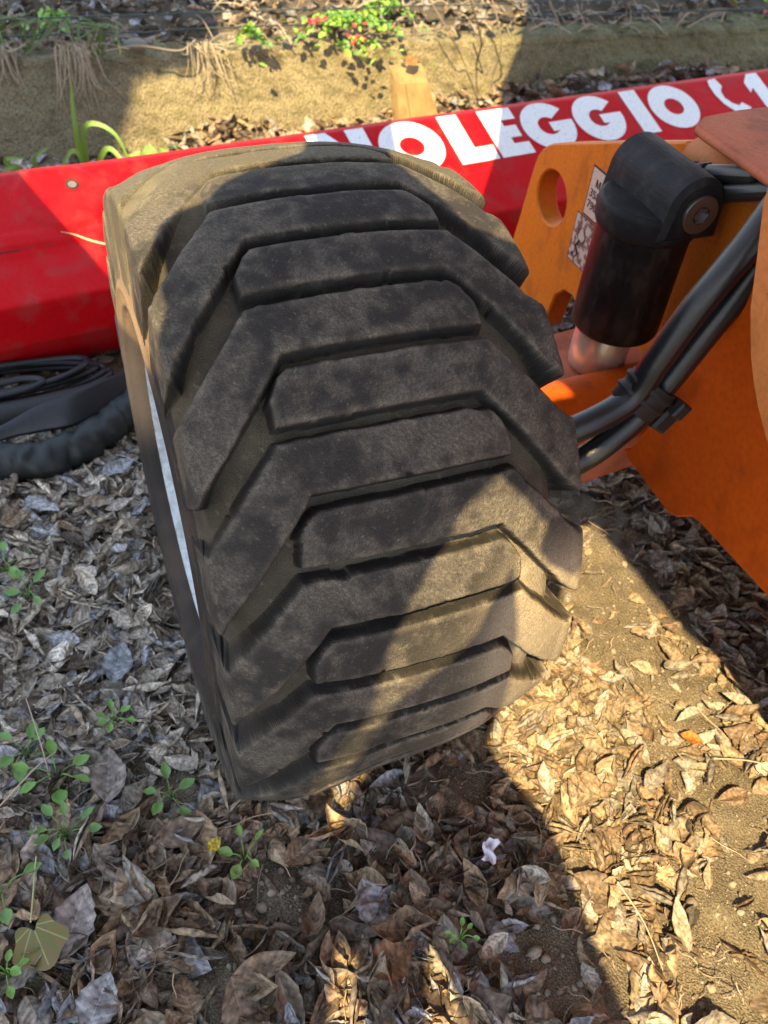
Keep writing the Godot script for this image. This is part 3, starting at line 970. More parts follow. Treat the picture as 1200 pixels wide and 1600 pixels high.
	for q in sec:
		for j in 40:
			var f := j / 39.0
			var z := -0.128 - 0.028 * clampf(q[0] / 0.04, 0.0, 1.0) * (1.0 - f) - 0.02 * clampf(q[0] / 0.3, 0.0, 1.0) * (1.0 - f) + 0.53 * f
			st.append(Vector3(0.619 - 0.012 * f + q[0], q[1] + 0.001 * n_low.get_noise_2d(z * 9.0, q[0] * 7.0), z))
	obj("cover_sheet", mesh_of(st, grid_index(sec.size(), 40, true)), faded, t)
	# hydraulic cylinder
	var paint := mat(lin(0.012, 0.011, 0.012), 0.42, noise_tex("black_dust", 0.03, [[0.0, 0.75], [0.6, 1.0], [1.0, 1.0]], 4), 4.0, soft_n, 0.1)
	grimy(paint, Vector3(5, 2, 5), lin(0.10, 0.085, 0.07), 0.35)
	var cast := mat(lin(0.017, 0.018, 0.020), 0.58, tex["rubber"], 9.0, noise_tex("cast_n", 0.12, [], 4, 512, 6.0), 0.8)
	grimy(cast, Vector3(4, 4, 4), lin(0.10, 0.095, 0.085), 0.22)
	var at := Vector3(0.558, 0.0, -0.10)
	var body := obj("cylinder_body", lathe(PackedVector2Array([Vector2(0.0, 0.500), Vector2(0.060, 0.500), Vector2(0.066, 0.502), Vector2(0.069, 0.508), Vector2(0.0695, 0.53), Vector2(0.0695, 0.70)]), 64), paint, t, Transform3D(Basis.IDENTITY, at))
	var chrome := mat(lin(0.62, 0.57, 0.48), 0.3)
	chrome.metallic = 0.55
	obj("chrome_rod", lathe(PackedVector2Array([Vector2(0.0, 0.52), Vector2(0.047, 0.52), Vector2(0.047, 0.436), Vector2(0.045, 0.427), Vector2(0.040, 0.421), Vector2(0.0, 0.4205)]), 64), chrome, body, Transform3D(Basis.IDENTITY, Vector3(-0.012, 0, -0.002)))
	obj("cylinder_cap", lathe(PackedVector2Array([Vector2(0.0695, 0.672), Vector2(0.0735, 0.675), Vector2(0.0765, 0.683), Vector2(0.0768, 0.704), Vector2(0.0745, 0.711), Vector2(0.070, 0.714), Vector2(0.0, 0.718)]), 64), cast, body)
	# trunnion ridge across the cap: half-round with soft ends, along z
	var ridge := PackedVector2Array()
	for kk in 21:
		var a := PI * kk / 20.0
		ridge.append(Vector2(0.046 * cos(a), 0.010 + 0.046 * sin(a)))
	ridge.append(Vector2(-0.052, -0.035))
	ridge.append(Vector2(0.050, -0.035))
	obj("cap_ridge", prism(ridge, 0.168, 0.008), cast, body, Transform3D(Basis(Vector3(1, 0, 0.0), Vector3.UP, Vector3(0, 0, 1)), Vector3(0.019, 0.718, 0.078)))
	var steel := mat(lin(0.24, 0.23, 0.215), 0.38, tex["rubber"], 12.0)
	steel.metallic = 0.8
	var bolt_xf := Transform3D(Basis(Vector3(1, 0, 0), Vector3(0, 0, 1), Vector3(0, -1, 0)), Vector3(0.019, 0.726, 0.0765))
	var bolt := obj("cap_bolt", lathe(PackedVector2Array([Vector2(0.026, 0.0), Vector2(0.0275, 0.002), Vector2(0.0275, 0.007), Vector2(0.0265, 0.0085), Vector2(0.0125, 0.0085)]), 40), steel, body, bolt_xf)
	bolt.set_meta("label", "bare steel bolt head with a hexagon socket")
	obj("socket", lathe(PackedVector2Array([Vector2(0.0125, 0.0085), Vector2(0.0115, 0.0075), Vector2(0.0108, 0.002), Vector2(0.0, 0.002)]), 6), mat(lin(0.10, 0.095, 0.09), 0.5), body, bolt_xf)
	var ft := mat(lin(0.07, 0.07, 0.068), 0.45, tex["rubber"], 12.0)
	ft.metallic = 0.6
	for q in [[Vector3(0.60, 0.722, -0.155), Vector3(0.624, 0.745, -0.10), Vector3(0.628, 0.775, -0.025)], [Vector3(0.59, 0.708, -0.11), Vector3(0.624, 0.734, -0.055), Vector3(0.628, 0.770, 0.015)]]:
		var dir: Vector3 = (q[2] - q[1]).normalized()
		obj("fitting_elbow", tube(PackedVector3Array([q[0], q[0].lerp(q[1], 0.85), q[1]]), func(f): return 0.017 - 0.002 * f, 14), cast, body, Transform3D(Basis.IDENTITY, -at))
		obj("fitting_nut", tube(PackedVector3Array([q[1] - dir * 0.004, q[1] + dir * 0.018]), func(_f): return 0.0155, 6), ft, body, Transform3D(Basis.IDENTITY, -at))
		obj("hose_ferrule", tube(PackedVector3Array([q[1] + dir * 0.018, q[1] + dir * 0.024, q[2], q[2] + dir * 0.03]), func(f): return 0.0125 if f > 0.2 else 0.011, 14), ft, body, Transform3D(Basis.IDENTITY, -at))
	# hoses
	var hm := mat(lin(0.013, 0.014, 0.016), 0.33, tex["rubber"], 10.0, noise_tex("hose_n", 0.08, [], 3, 512, 4.0), 0.35)
	var routes := [
		[0.0185, [Vector3(0.12, 0.47, 0.10), Vector3(0.22, 0.515, 0.15), Vector3(0.313, 0.554, 0.17), Vector3(0.385, 0.590, 0.172), Vector3(0.408, 0.645, 0.172), Vector3(0.440, 0.722, 0.172), Vector3(0.474, 0.783, 0.172), Vector3(0.52, 0.86, 0.165), Vector3(0.60, 0.95, 0.15)]],
		[0.018, [Vector3(0.14, 0.42, 0.10), Vector3(0.24, 0.455, 0.15), Vector3(0.330, 0.491, 0.17), Vector3(0.402, 0.545, 0.17), Vector3(0.441, 0.606, 0.168), Vector3(0.474, 0.676, 0.168), Vector3(0.498, 0.724, 0.168), Vector3(0.53, 0.79, 0.165), Vector3(0.60, 0.88, 0.15)]],
		[0.013, [Vector3(0.13, 0.44, 0.08), Vector3(0.24, 0.50, 0.13), Vector3(0.335, 0.53, 0.148), Vector3(0.41, 0.575, 0.148), Vector3(0.438, 0.64, 0.148), Vector3(0.462, 0.71, 0.148), Vector3(0.49, 0.77, 0.148), Vector3(0.56, 0.86, 0.14)]]]
	for r in routes:
		var rad: float = r[0]
		obj("hose", tube(smooth_path(r[1], 10), func(_f): return rad, 18), hm, t)
	var tie := mat(lin(0.012, 0.012, 0.013), 0.6)
	var c0 := Vector3(0.408, 0.588, 0.166)
	var dirn := Vector3(0.40, 0.55, 0.0).normalized()
	var side := Vector3(0.55, -0.40, 0.0).normalized()
	var bandv := PackedVector3Array()
	for q in [[-0.020, 0.94], [-0.019, 1.0], [-0.006, 1.0], [-0.004, 1.09], [0.0, 1.09], [0.002, 1.0], [0.010, 1.0], [0.012, 1.10], [0.017, 1.10], [0.019, 1.0], [0.024, 1.0], [0.025, 0.94]]:
		for kk in 33:
			var a := TAU * kk / 32.0
			bandv.append(c0 + dirn * float(q[0]) + (side * (0.003 + 0.0435 * cos(a)) + Vector3(0, 0, 1) * 0.0245 * sin(a) * (1.0 + 0.18 * absf(cos(2.0 * a)))) * float(q[1]))
	obj("hose_clip", mesh_of(bandv, grid_index(12, 33, true)), tie, t)
	obj("clip_lug", prism(rect(0.030, 0.050), 0.022, 0.004), tie, t, Transform3D(Basis(side, dirn, Vector3(0, 0, 1)), c0 + side * 0.058 + Vector3(0, 0, 0.02)))
	obj("clip_lug", prism(rect(0.022, 0.022), 0.014, 0.003), tie, t, Transform3D(Basis(side, dirn, Vector3(0, 0, 1)), c0 + side * 0.035 + dirn * 0.018 + Vector3(0, 0, 0.042)))

# a plate with an oval hole: outline and hole joined by straight spokes
func holed(p: PackedVector2Array, c: Vector2, r: Vector2, thick: float, bev: float) -> ArrayMesh:
	if Geometry2D.is_polygon_clockwise(p): p.reverse()
	var o := PackedVector2Array()
	for i in p.size():
		var a := p[i]
		var b := p[(i + 1) % p.size()]
		var n := maxi(1, int(a.distance_to(b) / 0.015))
		for k in n: o.append(a.lerp(b, float(k) / n))
	var q := inset(o, bev)
	var h := PackedVector2Array()
	var hb := PackedVector2Array()
	for k in 40:
		var d := Vector2(cos(TAU * k / 40.0), sin(TAU * k / 40.0))
		h.append(c + d * r)
		hb.append(c + d * (r + Vector2.ONE * bev))
	var st := flat()
	for rings in [[[h, -thick + bev], [h, -bev], [hb, 0.0]], [[hb, -thick], [h, -thick + bev]]]:
		loft(st, rings)
	loft(st, [[q, 0.0], [o, -bev], [o, -thick + bev], [q, -thick]])
	# the faces: each half of the outline with half of the hole cut away
	var hole := PackedVector2Array()
	for k in 40: hole.append((c + Vector2(cos(TAU * k / 40.0), sin(TAU * k / 40.0)) * (r + Vector2.ONE * bev)) * 1000.0)
	var big := PackedVector2Array()
	for e in q: big.append(e * 1000.0)
	for sd in 2:
		var x0 := (c.x * 1000.0 - 9000.0) if sd == 0 else c.x * 1000.0
		var half := PackedVector2Array([Vector2(x0, -9000), Vector2(x0 + 9000.0, -9000), Vector2(x0 + 9000.0, 9000), Vector2(x0, 9000)])
		for part in Geometry2D.intersect_polygons(big, half):
			for piece in Geometry2D.clip_polygons(part, hole):
				var tr := Geometry2D.triangulate_polygon(piece)
				for k in range(0, tr.size(), 3):
					var a := piece[tr[k]] * 0.001
					var b := piece[tr[k + 1]] * 0.001
					var e := piece[tr[k + 2]] * 0.001
					if (b - a).cross(e - a) > 0.0:
						var t := b
						b = e
						e = t
					tri(st, Vector3(a.x, a.y, 0), Vector3(b.x, b.y, 0), Vector3(e.x, e.y, 0))
					tri(st, Vector3(a.x, a.y, -thick), Vector3(e.x, e.y, -thick), Vector3(b.x, b.y, -thick))
	return done(st)

func loft(st: SurfaceTool, rings: Array) -> void:
	for k in rings.size() - 1:
		var u: PackedVector2Array = rings[k][0]
		var w: PackedVector2Array = rings[k + 1][0]
		var zu: float = rings[k][1]
		var zw: float = rings[k + 1][1]
		var n := u.size()
		for i in n:
			var j := (i + 1) % n
			quad(st, Vector3(u[i].x, u[i].y, zu), Vector3(u[j].x, u[j].y, zu), Vector3(w[j].x, w[j].y, zw), Vector3(w[i].x, w[i].y, zw))

# ---------------------------------------------------------------- cables, strap and sleeve at the left
func make_left_items() -> void:
	var cm := mat(lin(0.018, 0.02, 0.024), 0.5, tex["rubber"], 10.0)
	var coil := thing("cable_coil", "coil of thin black cable lying under the red beam", "cable", Vector3(-0.42, 0.03, -0.80))
	for k in 5:
		var path := []
		var rx := 0.235 - 0.012 * k
		var rz := 0.075 - 0.007 * k
		for j in 33:
			var a := TAU * j / 32.0
			path.append(Vector3(rx * cos(a) + 0.006 * sin(3.0 * a + k), 0.008 + 0.011 * k + 0.006 * sin(2.0 * a + k * 1.7), rz * sin(a) + 0.008 * cos(2.0 * a + k)))
		obj("cable", tube(PackedVector3Array(path), func(_f): return 0.0072, 10), cm, coil)
	obj("cable", tube(smooth_path([Vector3(-0.05, 0.06, 0.05), Vector3(0.04, 0.063, 0.035), Vector3(0.085, 0.062, 0.048), Vector3(0.06, 0.06, 0.068), Vector3(-0.03, 0.058, 0.075), Vector3(-0.2, 0.05, 0.07)], 8), func(_f): return 0.0072, 10), cm, coil)
	# flat strap
	var strap := thing("rubber_strap", "flat dark rubber strap arching from the left up to the wheel", "strap", Vector3(-0.17, 0.0, -0.68))
	var v := PackedVector3Array()
	var top := [Vector3(-0.56, 0.085, -0.565), Vector3(-0.427, 0.100, -0.610), Vector3(-0.35, 0.118, -0.633), Vector3(-0.274, 0.128, -0.640), Vector3(-0.168, 0.125, -0.690), Vector3(-0.05, 0.10, -0.76)]
	var low := [Vector3(-0.56, 0.065, -0.545), Vector3(-0.433, 0.078, -0.590), Vector3(-0.36, 0.078, -0.597), Vector3(-0.286, 0.078, -0.600), Vector3(-0.175, 0.076, -0.653), Vector3(-0.05, 0.05, -0.73)]
	var tp := smooth_path(top, 8)
	var lp := smooth_path(low, 8)
	for ring in [[0.0, 0.0], [0.12, 0.0025], [0.5, 0.005], [0.88, 0.0025], [1.0, 0.0], [0.88, -0.003], [0.5, -0.002], [0.12, -0.003], [0.0, 0.0]]:
		for i in tp.size(): v.append(tp[i].lerp(lp[i], ring[0]) + Vector3(0, 0.7, 0.7) * float(ring[1]) - strap.position)
	obj("strap_band", mesh_of(v, grid_index(9, tp.size(), true)), mat(lin(0.016, 0.019, 0.023), 0.42, tex["black_dust"], 5.0), strap)
	# wrinkled fabric sleeve
	var slv := thing("fabric_sleeve", "wrinkled dark olive fabric sleeve lying on the leaves at left", "sleeve", Vector3(-0.3, 0.04, -0.56))
	var path := smooth_path([Vector3(-0.75, 0.045, -0.50), Vector3(-0.60, 0.045, -0.545), Vector3(-0.442, 0.045, -0.565), Vector3(-0.372, 0.045, -0.553), Vector3(-0.296, 0.047, -0.568), Vector3(-0.22, 0.055, -0.615), Vector3(-0.17, 0.06, -0.66), Vector3(-0.10, 0.05, -0.74)], 16)
	var n := path.size()
	v = PackedVector3Array()
	for i in n:
		var tg := (path[mini(i + 1, n - 1)] - path[maxi(i - 1, 0)]).normalized()
		var sd := tg.cross(Vector3.UP).normalized()
		var up := sd.cross(tg)
		for j in 33:
			var a := TAU * j / 32.0
			var f := float(i) / n
			var r := 0.039 + 0.0016 * sin(f * 80.0 + 1.8 * sin(a)) * (0.5 + 0.5 * sin(a)) + 0.006 * n_mid.get_noise_3d(f * 14.0, cos(a) * 0.9, sin(a) * 0.9) - 0.006 * pow(absf(sin(f * 26.0 + 1.1 * cos(a) + 0.6 * sin(f * 9.0))), 18.0)
			v.append(path[i] + sd * cos(a) * r + up * sin(a) * r - slv.position)
	obj("sleeve_cloth", mesh_of(v, grid_index(n, 33, true)), mat(lin(0.017, 0.022, 0.020), 0.6, tex["rubber"], 8.0, noise_tex("weave_n", 0.2, [], 2, 512, 4.0), 0.4), slv)
	var low_pipe := thing("black_pipe", "dark pipe half hidden beneath the rubber strap", "pipe", Vector3(-0.4, 0.02, -0.70))
	obj("pipe_body", tube(smooth_path([Vector3(-0.5, 0.03, 0.03), Vector3(-0.1, 0.03, 0.0), Vector3(0.15, 0.03, -0.02), Vector3(0.4, 0.03, -0.1)], 8), func(_f): return 0.03, 16), mat(lin(0.03, 0.028, 0.025), 0.7, tex["rubber"], 8.0), low_pipe)

# ---------------------------------------------------------------- leaves
# L long, W half-width, fold of the blade about the midrib, curl along its length, roll across it
func leaf_mesh(L: float, W: float, fold: float, curl: float, roll: float, twist: float, serr: float, point: float, seed_: int) -> ArrayMesh:
	var r := RandomNumberGenerator.new()
	r.seed = seed_
	var nu := 13
	var nw := 7
	var v := PackedVector3Array()
	var uv := PackedVector2Array()
	var ph := r.randf() * 6.0
	for i in nu:
		var u := float(i) / (nu - 1)
		var half := W * pow(sin(PI * pow(clampf(u, 0.004, 0.996), point)), 0.85)
		if i % 2: half *= 1.0 + serr
		else: half *= 1.0 - serr
		var ang := curl * (u - 0.5)
		var cx := L * (u - 0.5) if absf(curl) < 0.05 else L / curl * sin(ang)
		var cy := 0.0 if absf(curl) < 0.05 else L / curl * (1.0 - cos(ang))
		var up := Vector3(-sin(ang), cos(ang), 0)
		var tw := twist * (u - 0.5)
		var sd := Vector3(0, 0, 1) * cos(tw) + up * sin(tw)
		var nn := up * cos(tw) - Vector3(0, 0, 1) * sin(tw)
		for j in nw:
			var w := float(j) / (nw - 1) * 2.0 - 1.0
			var a := roll * w
			var x := half * (w if absf(roll) < 0.05 else sin(a) / roll)
			var y := half * (fold * absf(w) + (0.0 if absf(roll) < 0.05 else (1.0 - cos(a)) / roll))
			y += half * 0.14 * sin(ph + u * 9.0 + w * 3.0) * absf(w) + half * 0.07 * sin(u * 24.0 + ph) * absf(w)
			v.append(Vector3(cx, cy, 0) + sd * x + nn * y)
			uv.append(Vector2(u, w * 0.5 + 0.5))
	return mesh_of(v, grid_index(nu, nw, true), uv)

func leaf_texture(seed_: int, toothed: bool) -> ImageTexture:
	var w := 256
	var h := 128
	var im := Image.create(w, h, false, Image.FORMAT_RGB8)
	var n := FastNoiseLite.new()
	n.seed = seed_
	n.frequency = 0.02
	n.fractal_octaves = 4
	for y in h:
		for x in w:
			var u := float(x) / w
			var q := absf(float(y) / h * 2.0 - 1.0)
			var g := 0.80 + 0.34 * n.get_noise_2d(x, y)
			# midrib and side veins
			var rib := 1.0 - sstep(0.015, 0.05, q)
			var side := absf(fposmod(u * 9.0 - q * 1.5, 1.0) - 0.5) * 2.0
			var vein := (1.0 - sstep(0.05, 0.2, 1.0 - side)) * 0.5 * (1.0 - q * 0.5)
			g += 0.16 * rib + 0.13 * vein - 0.09 * (1.0 - sstep(0.05, 0.45, side))
			g -= 0.22 * sstep(0.38, 0.5, n.get_noise_2d(x * 1.3 + 300.0, y * 1.3))
			g *= 1.0 - 0.15 * sstep(0.8, 1.0, q)
			g = clampf(g, 0.12, 1.0)
			im.set_pixel(x, y, Color(g, g * 0.985, g * 0.965))
	return ImageTexture.create_from_image(im)

var leaf_palette := [Color(0.47, 0.42, 0.345), Color(0.52, 0.40, 0.255), Color(0.62, 0.56, 0.46), Color(0.28, 0.20, 0.125), Color(0.42, 0.425, 0.44), Color(0.15, 0.115, 0.085), Color(0.45, 0.315, 0.195), Color(0.37, 0.29, 0.205)]
var leaf_words := ["grey tan", "warm tan", "pale", "brown", "bluish grey", "dark brown", "light brown", "dull brown"]

func pick_color(x: float, z: float) -> int:
	var q := rng.randf()
	if x < -0.18 and z < 0.2:   # grey, bleached heap left of the wheel
		return 0 if q < 0.40 else 2 if q < 0.72 else 4 if q < 0.88 else 7 if q < 0.95 else 5
	if x > 0.2 and z > -0.3:
		return 1 if q < 0.42 else 2 if q < 0.56 else 0 if q < 0.74 else 6 if q < 0.9 else 3
	return 0 if q < 0.22 else 7 if q < 0.42 else 3 if q < 0.58 else 6 if q < 0.70 else 4 if q < 0.80 else 5 if q < 0.92 else 1

func leaf_place(x: float, z: float, lift: float, lean: float, scale: float) -> Transform3D:
	var b := Basis(Vector3.UP, rng.randf() * TAU) * Basis(Vector3(1, 0, 0), rng.randfn(0, lean)) * Basis(Vector3(0, 0, 1), rng.randfn(0, lean * 0.7))
	if rng.randf() < 0.4: b = b * Basis(Vector3(1, 0, 0), PI)
	return Transform3D(b.scaled(Vector3.ONE * scale), Vector3(x, lift, z))

func make_leaves() -> void:
	# shapes: [kind word, mesh]
	var shapes := []
	var words := []
	var sr := RandomNumberGenerator.new()
	sr.seed = 41
	for k in 16:
		var kind: String = ["flat", "rolled", "folded", "curled", "twisted", "rolled", "crumpled", "curled"][k % 8]
		var L := sr.randf_range(0.056, 0.086)
		var W := L * sr.randf_range(0.17, 0.27)
		var fold := sr.randf_range(0.1, 0.35)
		var curl := sr.randf_range(0.3, 0.8)
		var roll := 0.0
		var twist := sr.randf_range(-0.5, 0.5)
		if kind == "flat": W = L * sr.randf_range(0.27, 0.36)
		if kind == "rolled":
			roll = sr.randf_range(2.0, 3.1)
			W = L * sr.randf_range(0.2, 0.26)
		if kind == "folded": fold = sr.randf_range(0.8, 1.3)
		if kind == "curled":
			curl = sr.randf_range(1.3, 2.4) * (-1.0 if k > 8 else 1.0)
			roll = sr.randf_range(0.6, 1.3)
		if kind == "twisted": twist = sr.randf_range(1.2, 2.2)
		if kind == "crumpled":
			curl = 1.9
			roll = 1.7
			twist = 1.0
			W = L * 0.34
		shapes.append(leaf_mesh(L, W, fold, curl, roll, twist, sr.randf_range(0.02, 0.08), sr.randf_range(0.72, 0.92), 100 + k))
		words.append(kind)
	var textures := [leaf_texture(1, false), leaf_texture(2, true), leaf_texture(3, true), leaf_texture(4, true)]
	var base := []
	for k in 4:
		var m := StandardMaterial3D.new()
		m.albedo_texture = textures[k]
		m.roughness = 0.78
		m.backlight_enabled = true
		m.backlight = Color(0.16, 0.13, 0.09)
		m.vertex_color_use_as_albedo = true
		base.append(m)
	# the heap: too many to count
	var spots := []
	for k in shapes.size(): spots.append([])
	var tries := 0
	while tries < 30000:
		tries += 1
		var x := rng.randf_range(-1.1, 2.9)
		var z := rng.randf_range(-2.03, 1.25)
		if tries % 2: # denser near the camera
			x = rng.randf_range(-0.75, 1.1)
			z = rng.randf_range(-0.75, 0.95)
		var thin := bareness(x, z)
		if rng.randf() < thin * 0.93: continue
		if Vector2(x - 0.0, z).length() < 0.12: continue
		if z < -0.85 and z > -1.2 and x < 2.8 and tries % 4: continue
		if Vector2(x + 0.462, z - 0.36).length() < 0.07 and rng.randf() < 0.6: continue
		var left := x < -0.15 and z < 0.2
		var k := rng.randi() % shapes.size()
		if left and rng.randf() < 0.3: k = [1, 5, 9, 13][rng.randi() % 4]
		var sc := rng.randf_range(0.65, 1.25) * (0.92 if left else 1.0)
		if x > 0.2 and z > -0.2: sc *= 0.85
		if rng.randf() < 0.25: sc *= 0.45
		var y := ground_at(x, z) + 0.003 + rng.randf() * rng.randf() * 0.022
		if z < -1.6 and x > 0.2: y += rng.randf() * 0.05
		var c: Color = leaf_palette[pick_color(x, z)]
		var g := rng.randf_range(0.66, 1.15) * (1.5 if left else 1.3 if x < 0.2 and z > 0.2 else 1.05)  # leaf colour raised in the shaded zones to lift their shade
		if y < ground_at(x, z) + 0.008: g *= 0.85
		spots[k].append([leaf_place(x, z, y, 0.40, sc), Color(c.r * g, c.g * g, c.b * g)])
	# drifted against the wall's foot
	for i in 2600:
		var x := rng.randf_range(0.15, 3.4)
		var z := rng.randf_range(-2.02, -1.55)
		var k := rng.randi() % shapes.size()
		var c: Color = leaf_palette[pick_color(0.0 if x > 1.3 else 0.5, 0.0)]
		var g := rng.randf_range(0.7, 1.2)
		spots[k].append([leaf_place(x, z, ground_at(x, z) + 0.01 + rng.randf() * 0.05, 0.5, rng.randf_range(0.7, 1.1)), Color(c.r * g, c.g * g, c.b * g)])
	# on the bank and the wall's top
	for i in 5200:
		var x := rng.randf_range(-0.9, 3.9)
		var z := -2.07 - pow(rng.randf(), 1.3) * 1.5
		if z > -2.14: continue
		if z > -2.2 and rng.randf() < 0.6: continue
		var k := rng.randi() % shapes.size()
		var y := (bank_at(x, z) if z < -2.2 else 0.282) + 0.004 + rng.randf() * 0.035
		var c: Color = leaf_palette[pick_color(0.0, -1.0)]
		var g := rng.randf_range(0.55, 1.1)
		spots[k].append([leaf_place(x, z, y, 0.5, rng.randf_range(0.6, 1.0)), Color(c.r * g, c.g * g, c.b * g)])
	for k in shapes.size():
		var mm := MultiMesh.new()
		mm.transform_format = MultiMesh.TRANSFORM_3D
		mm.use_colors = true
		mm.mesh = shapes[k]
		mm.instance_count = spots[k].size()
		for i in spots[k].size():
			mm.set_instance_transform(i, spots[k][i][0])
			mm.set_instance_color(i, spots[k][i][1])
		var o := MultiMeshInstance3D.new()
		o.name = numbered("leaf_litter")
		o.multimesh = mm
		o.material_override = base[k % 4]
		o.set_meta("kind", "stuff")
		mark(o, "heaped dead leaves covering the ground and the bank", "leaf litter")
		add_child(o)
	# twigs and leaf stalks among them
	var tm := MultiMesh.new()
	tm.transform_format = MultiMesh.TRANSFORM_3D
	tm.use_colors = true
	tm.mesh = tube(smooth_path([Vector3(-0.5, 0, 0), Vector3(-0.15, 0.03, 0.04), Vector3(0.2, 0.0, -0.02), Vector3(0.5, 0.02, 0.03)], 3), func(f): return 0.016 - 0.008 * f, 5)
	tm.instance_count = 1500
	for i in 1500:
		var x := rng.randf_range(-0.75, 1.2)
		var z := rng.randf_range(-0.8, 0.95)
		var l := 0.03 * exp(rng.randfn(0.0, 0.45))
		var bs := Basis(Vector3.UP, rng.randf() * TAU) * Basis(Vector3(0, 0, 1), rng.randfn(0, 0.25))
		tm.set_instance_transform(i, Transform3D(bs * Basis.from_scale(Vector3(l, 0.055, 0.055)), Vector3(x, ground_at(x, z) + 0.008 + rng.randf() * 0.022, z)))
		var c: Color = leaf_palette[[1, 3, 5, 6, 7][i % 5]]
		var g := rng.randf_range(0.5, 1.1)
		tm.set_instance_color(i, Color(c.r * g, c.g * g, c.b * g))
	var tw := MultiMeshInstance3D.new()
	tw.name = "twig_litter"
	tw.multimesh = tm
	tw.material_override = tinted(mat(Color.WHITE, 0.85))
	tw.set_meta("kind", "stuff")
	mark(tw, "short twigs and leaf stalks strewn through the dead leaves", "twigs")
	add_child(tw)
	# three hundred leaves on top of the heap, those nearest to the eye
	var mats := {}
	var used := {}
	var made := 0
	var guard := 0
	while made < 288 and guard < 30000:
		guard += 1
		var x := rng.randf_range(-0.62, 0.75)
		var z := rng.randf_range(-0.62, 0.82)
		var gy := ground_at(x, z)
		var s := on_screen(Vector3(x, gy + 0.02, z))
		if s.x < -0.01 or s.x > 1.01 or s.y < 0.02 or s.y > 1.01: continue
		if Vector2((x - 0.0) / 0.21, z / 0.36).length() < 1.0: continue
		if bareness(x, z) > rng.randf() * 1.25: continue
		if Vector2(x + 0.462, z - 0.36).length() < 0.085 or Vector2(x - 0.149, z - 0.457).length() < 0.05: continue
		if x > 0.2 and z < -0.05: continue
		if s.y < 0.6 and x > -0.16: continue
		if Vector2(x + 0.462, z - 0.36).length() < 0.07 and rng.randf() < 0.6: continue
		var left := x < -0.15 and z < 0.2
		var k := rng.randi() % shapes.size()
		if left and rng.randf() < 0.35: k = [1, 5, 9, 13][rng.randi() % 4]
		var ci := pick_color(x, z)
		var tone := rng.randi() % 3
		var sc := rng.randf_range(0.75, 1.3) * (0.88 if left else 1.0) * (0.85 if x > 0.2 else 1.0)
		if z > 0.3 and x < 0.2 and rng.randf() < 0.3: sc *= 1.25
		var xf := leaf_place(x, z, gy + 0.010 + rng.randf() * 0.018, 0.36, sc)
		# which one: size, shape, colour, how it lies, where
		var tip := on_screen(xf * Vector3(0.03, 0, 0)) - on_screen(xf * Vector3(-0.03, 0, 0))
		var lie := "crosswise" if absf(tip.x) > 2.2 * absf(tip.y) else "upright" if absf(tip.y) > 2.2 * absf(tip.x) else "slanting right" if tip.x * tip.y < 0.0 else "slanting left"
		var where := ""
		if s.x > 0.62 and x > 0.2:
			where = "in sun near the right lugs" if s.y < 0.74 else "in the sun at the right edge" if s.x > 0.86 else "on sunlit soil at lower right" if s.y > 0.87 else "in the sun below the orange leaf"
		elif left:
			where = "beside the olive sleeve" if s.y < 0.54 else "at the left edge above weeds" if s.x < 0.10 and s.y < 0.66 else "in the heap along the wheel" if s.y < 0.66 else "among the green weeds at left"
		elif s.x < 0.22:
			where = "near the round green rosette" if s.y < 0.86 else "around the ivy leaf at lower left"
		elif s.x < 0.40:
			where = "below the wheel's left corner" if s.y < 0.86 else "near the bottom left of centre"
		elif s.x < 0.60:
			where = "under the wheel by the sun strip" if s.y < 0.86 else "around the brown leaf below"
		else:
			where = "in shade by the scrap of paper" if s.y < 0.88 else "in bottom shade right of centre"
		var size := "small" if sc < 0.85 else "large" if sc > 1.12 else "medium"
		var label := "%s %s %s dead leaf %s %s" % [size, words[k], ["dull", "plain", "bright"][tone] + " " + leaf_words[ci] if tone != 1 else leaf_words[ci], lie, where]
		if used.has(label): continue
		used[label] = true
		var key := "%d_%d_%d_%s" % [ci, tone, k % 4, "a" if left else "b" if x < 0.2 else "c"]
		if not mats.has(key):
			var c: Color = leaf_palette[ci]
			var g: float = [0.75, 0.97, 1.2][tone] * (1.38 if left else 1.22 if x < 0.2 else 1.0)  # shaded zones get brighter leaf colours to make up for missing light
			var m: StandardMaterial3D = base[k % 4].duplicate()
			m.vertex_color_use_as_albedo = false
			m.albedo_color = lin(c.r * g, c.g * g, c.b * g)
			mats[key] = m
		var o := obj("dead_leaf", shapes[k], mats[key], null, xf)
		mark(o, label, "leaf", "dead leaves on the ground")
		made += 1

# ---------------------------------------------------------------- green plants, dry grass, vines
func blade(path: PackedVector3Array, w0: float, fl: Vector3) -> Array:
	var v := PackedVector3Array()
	var n := path.size()
	for i in n:
		var t := (path[mini(i + 1, n - 1)] - path[maxi(i - 1, 0)]).normalized()
		var s := t.cross(fl).normalized()
		var w := w0 * (1.0 - pow(float(i) / (n - 1), 2.2)) + 0.0003
		v.append(path[i] - s * w)
		v.append(path[i] + fl * w * -0.35)
		v.append(path[i] + s * w)
	return [v, grid_index(n, 3, false)]

func join(parts: Array) -> ArrayMesh:
	var v := PackedVector3Array()
	var idx := PackedInt32Array()
	for p in parts:
		var off := v.size()
		v.append_array(p[0])
		for k in p[1]: idx.append(k + off)
	return mesh_of(v, idx)

func round_leaf(L: float, W: float, cup: float) -> ArrayMesh:
	return leaf_mesh(L, W, 0.15, cup, 0.5, 0.0, 0.0, 0.9, 77)

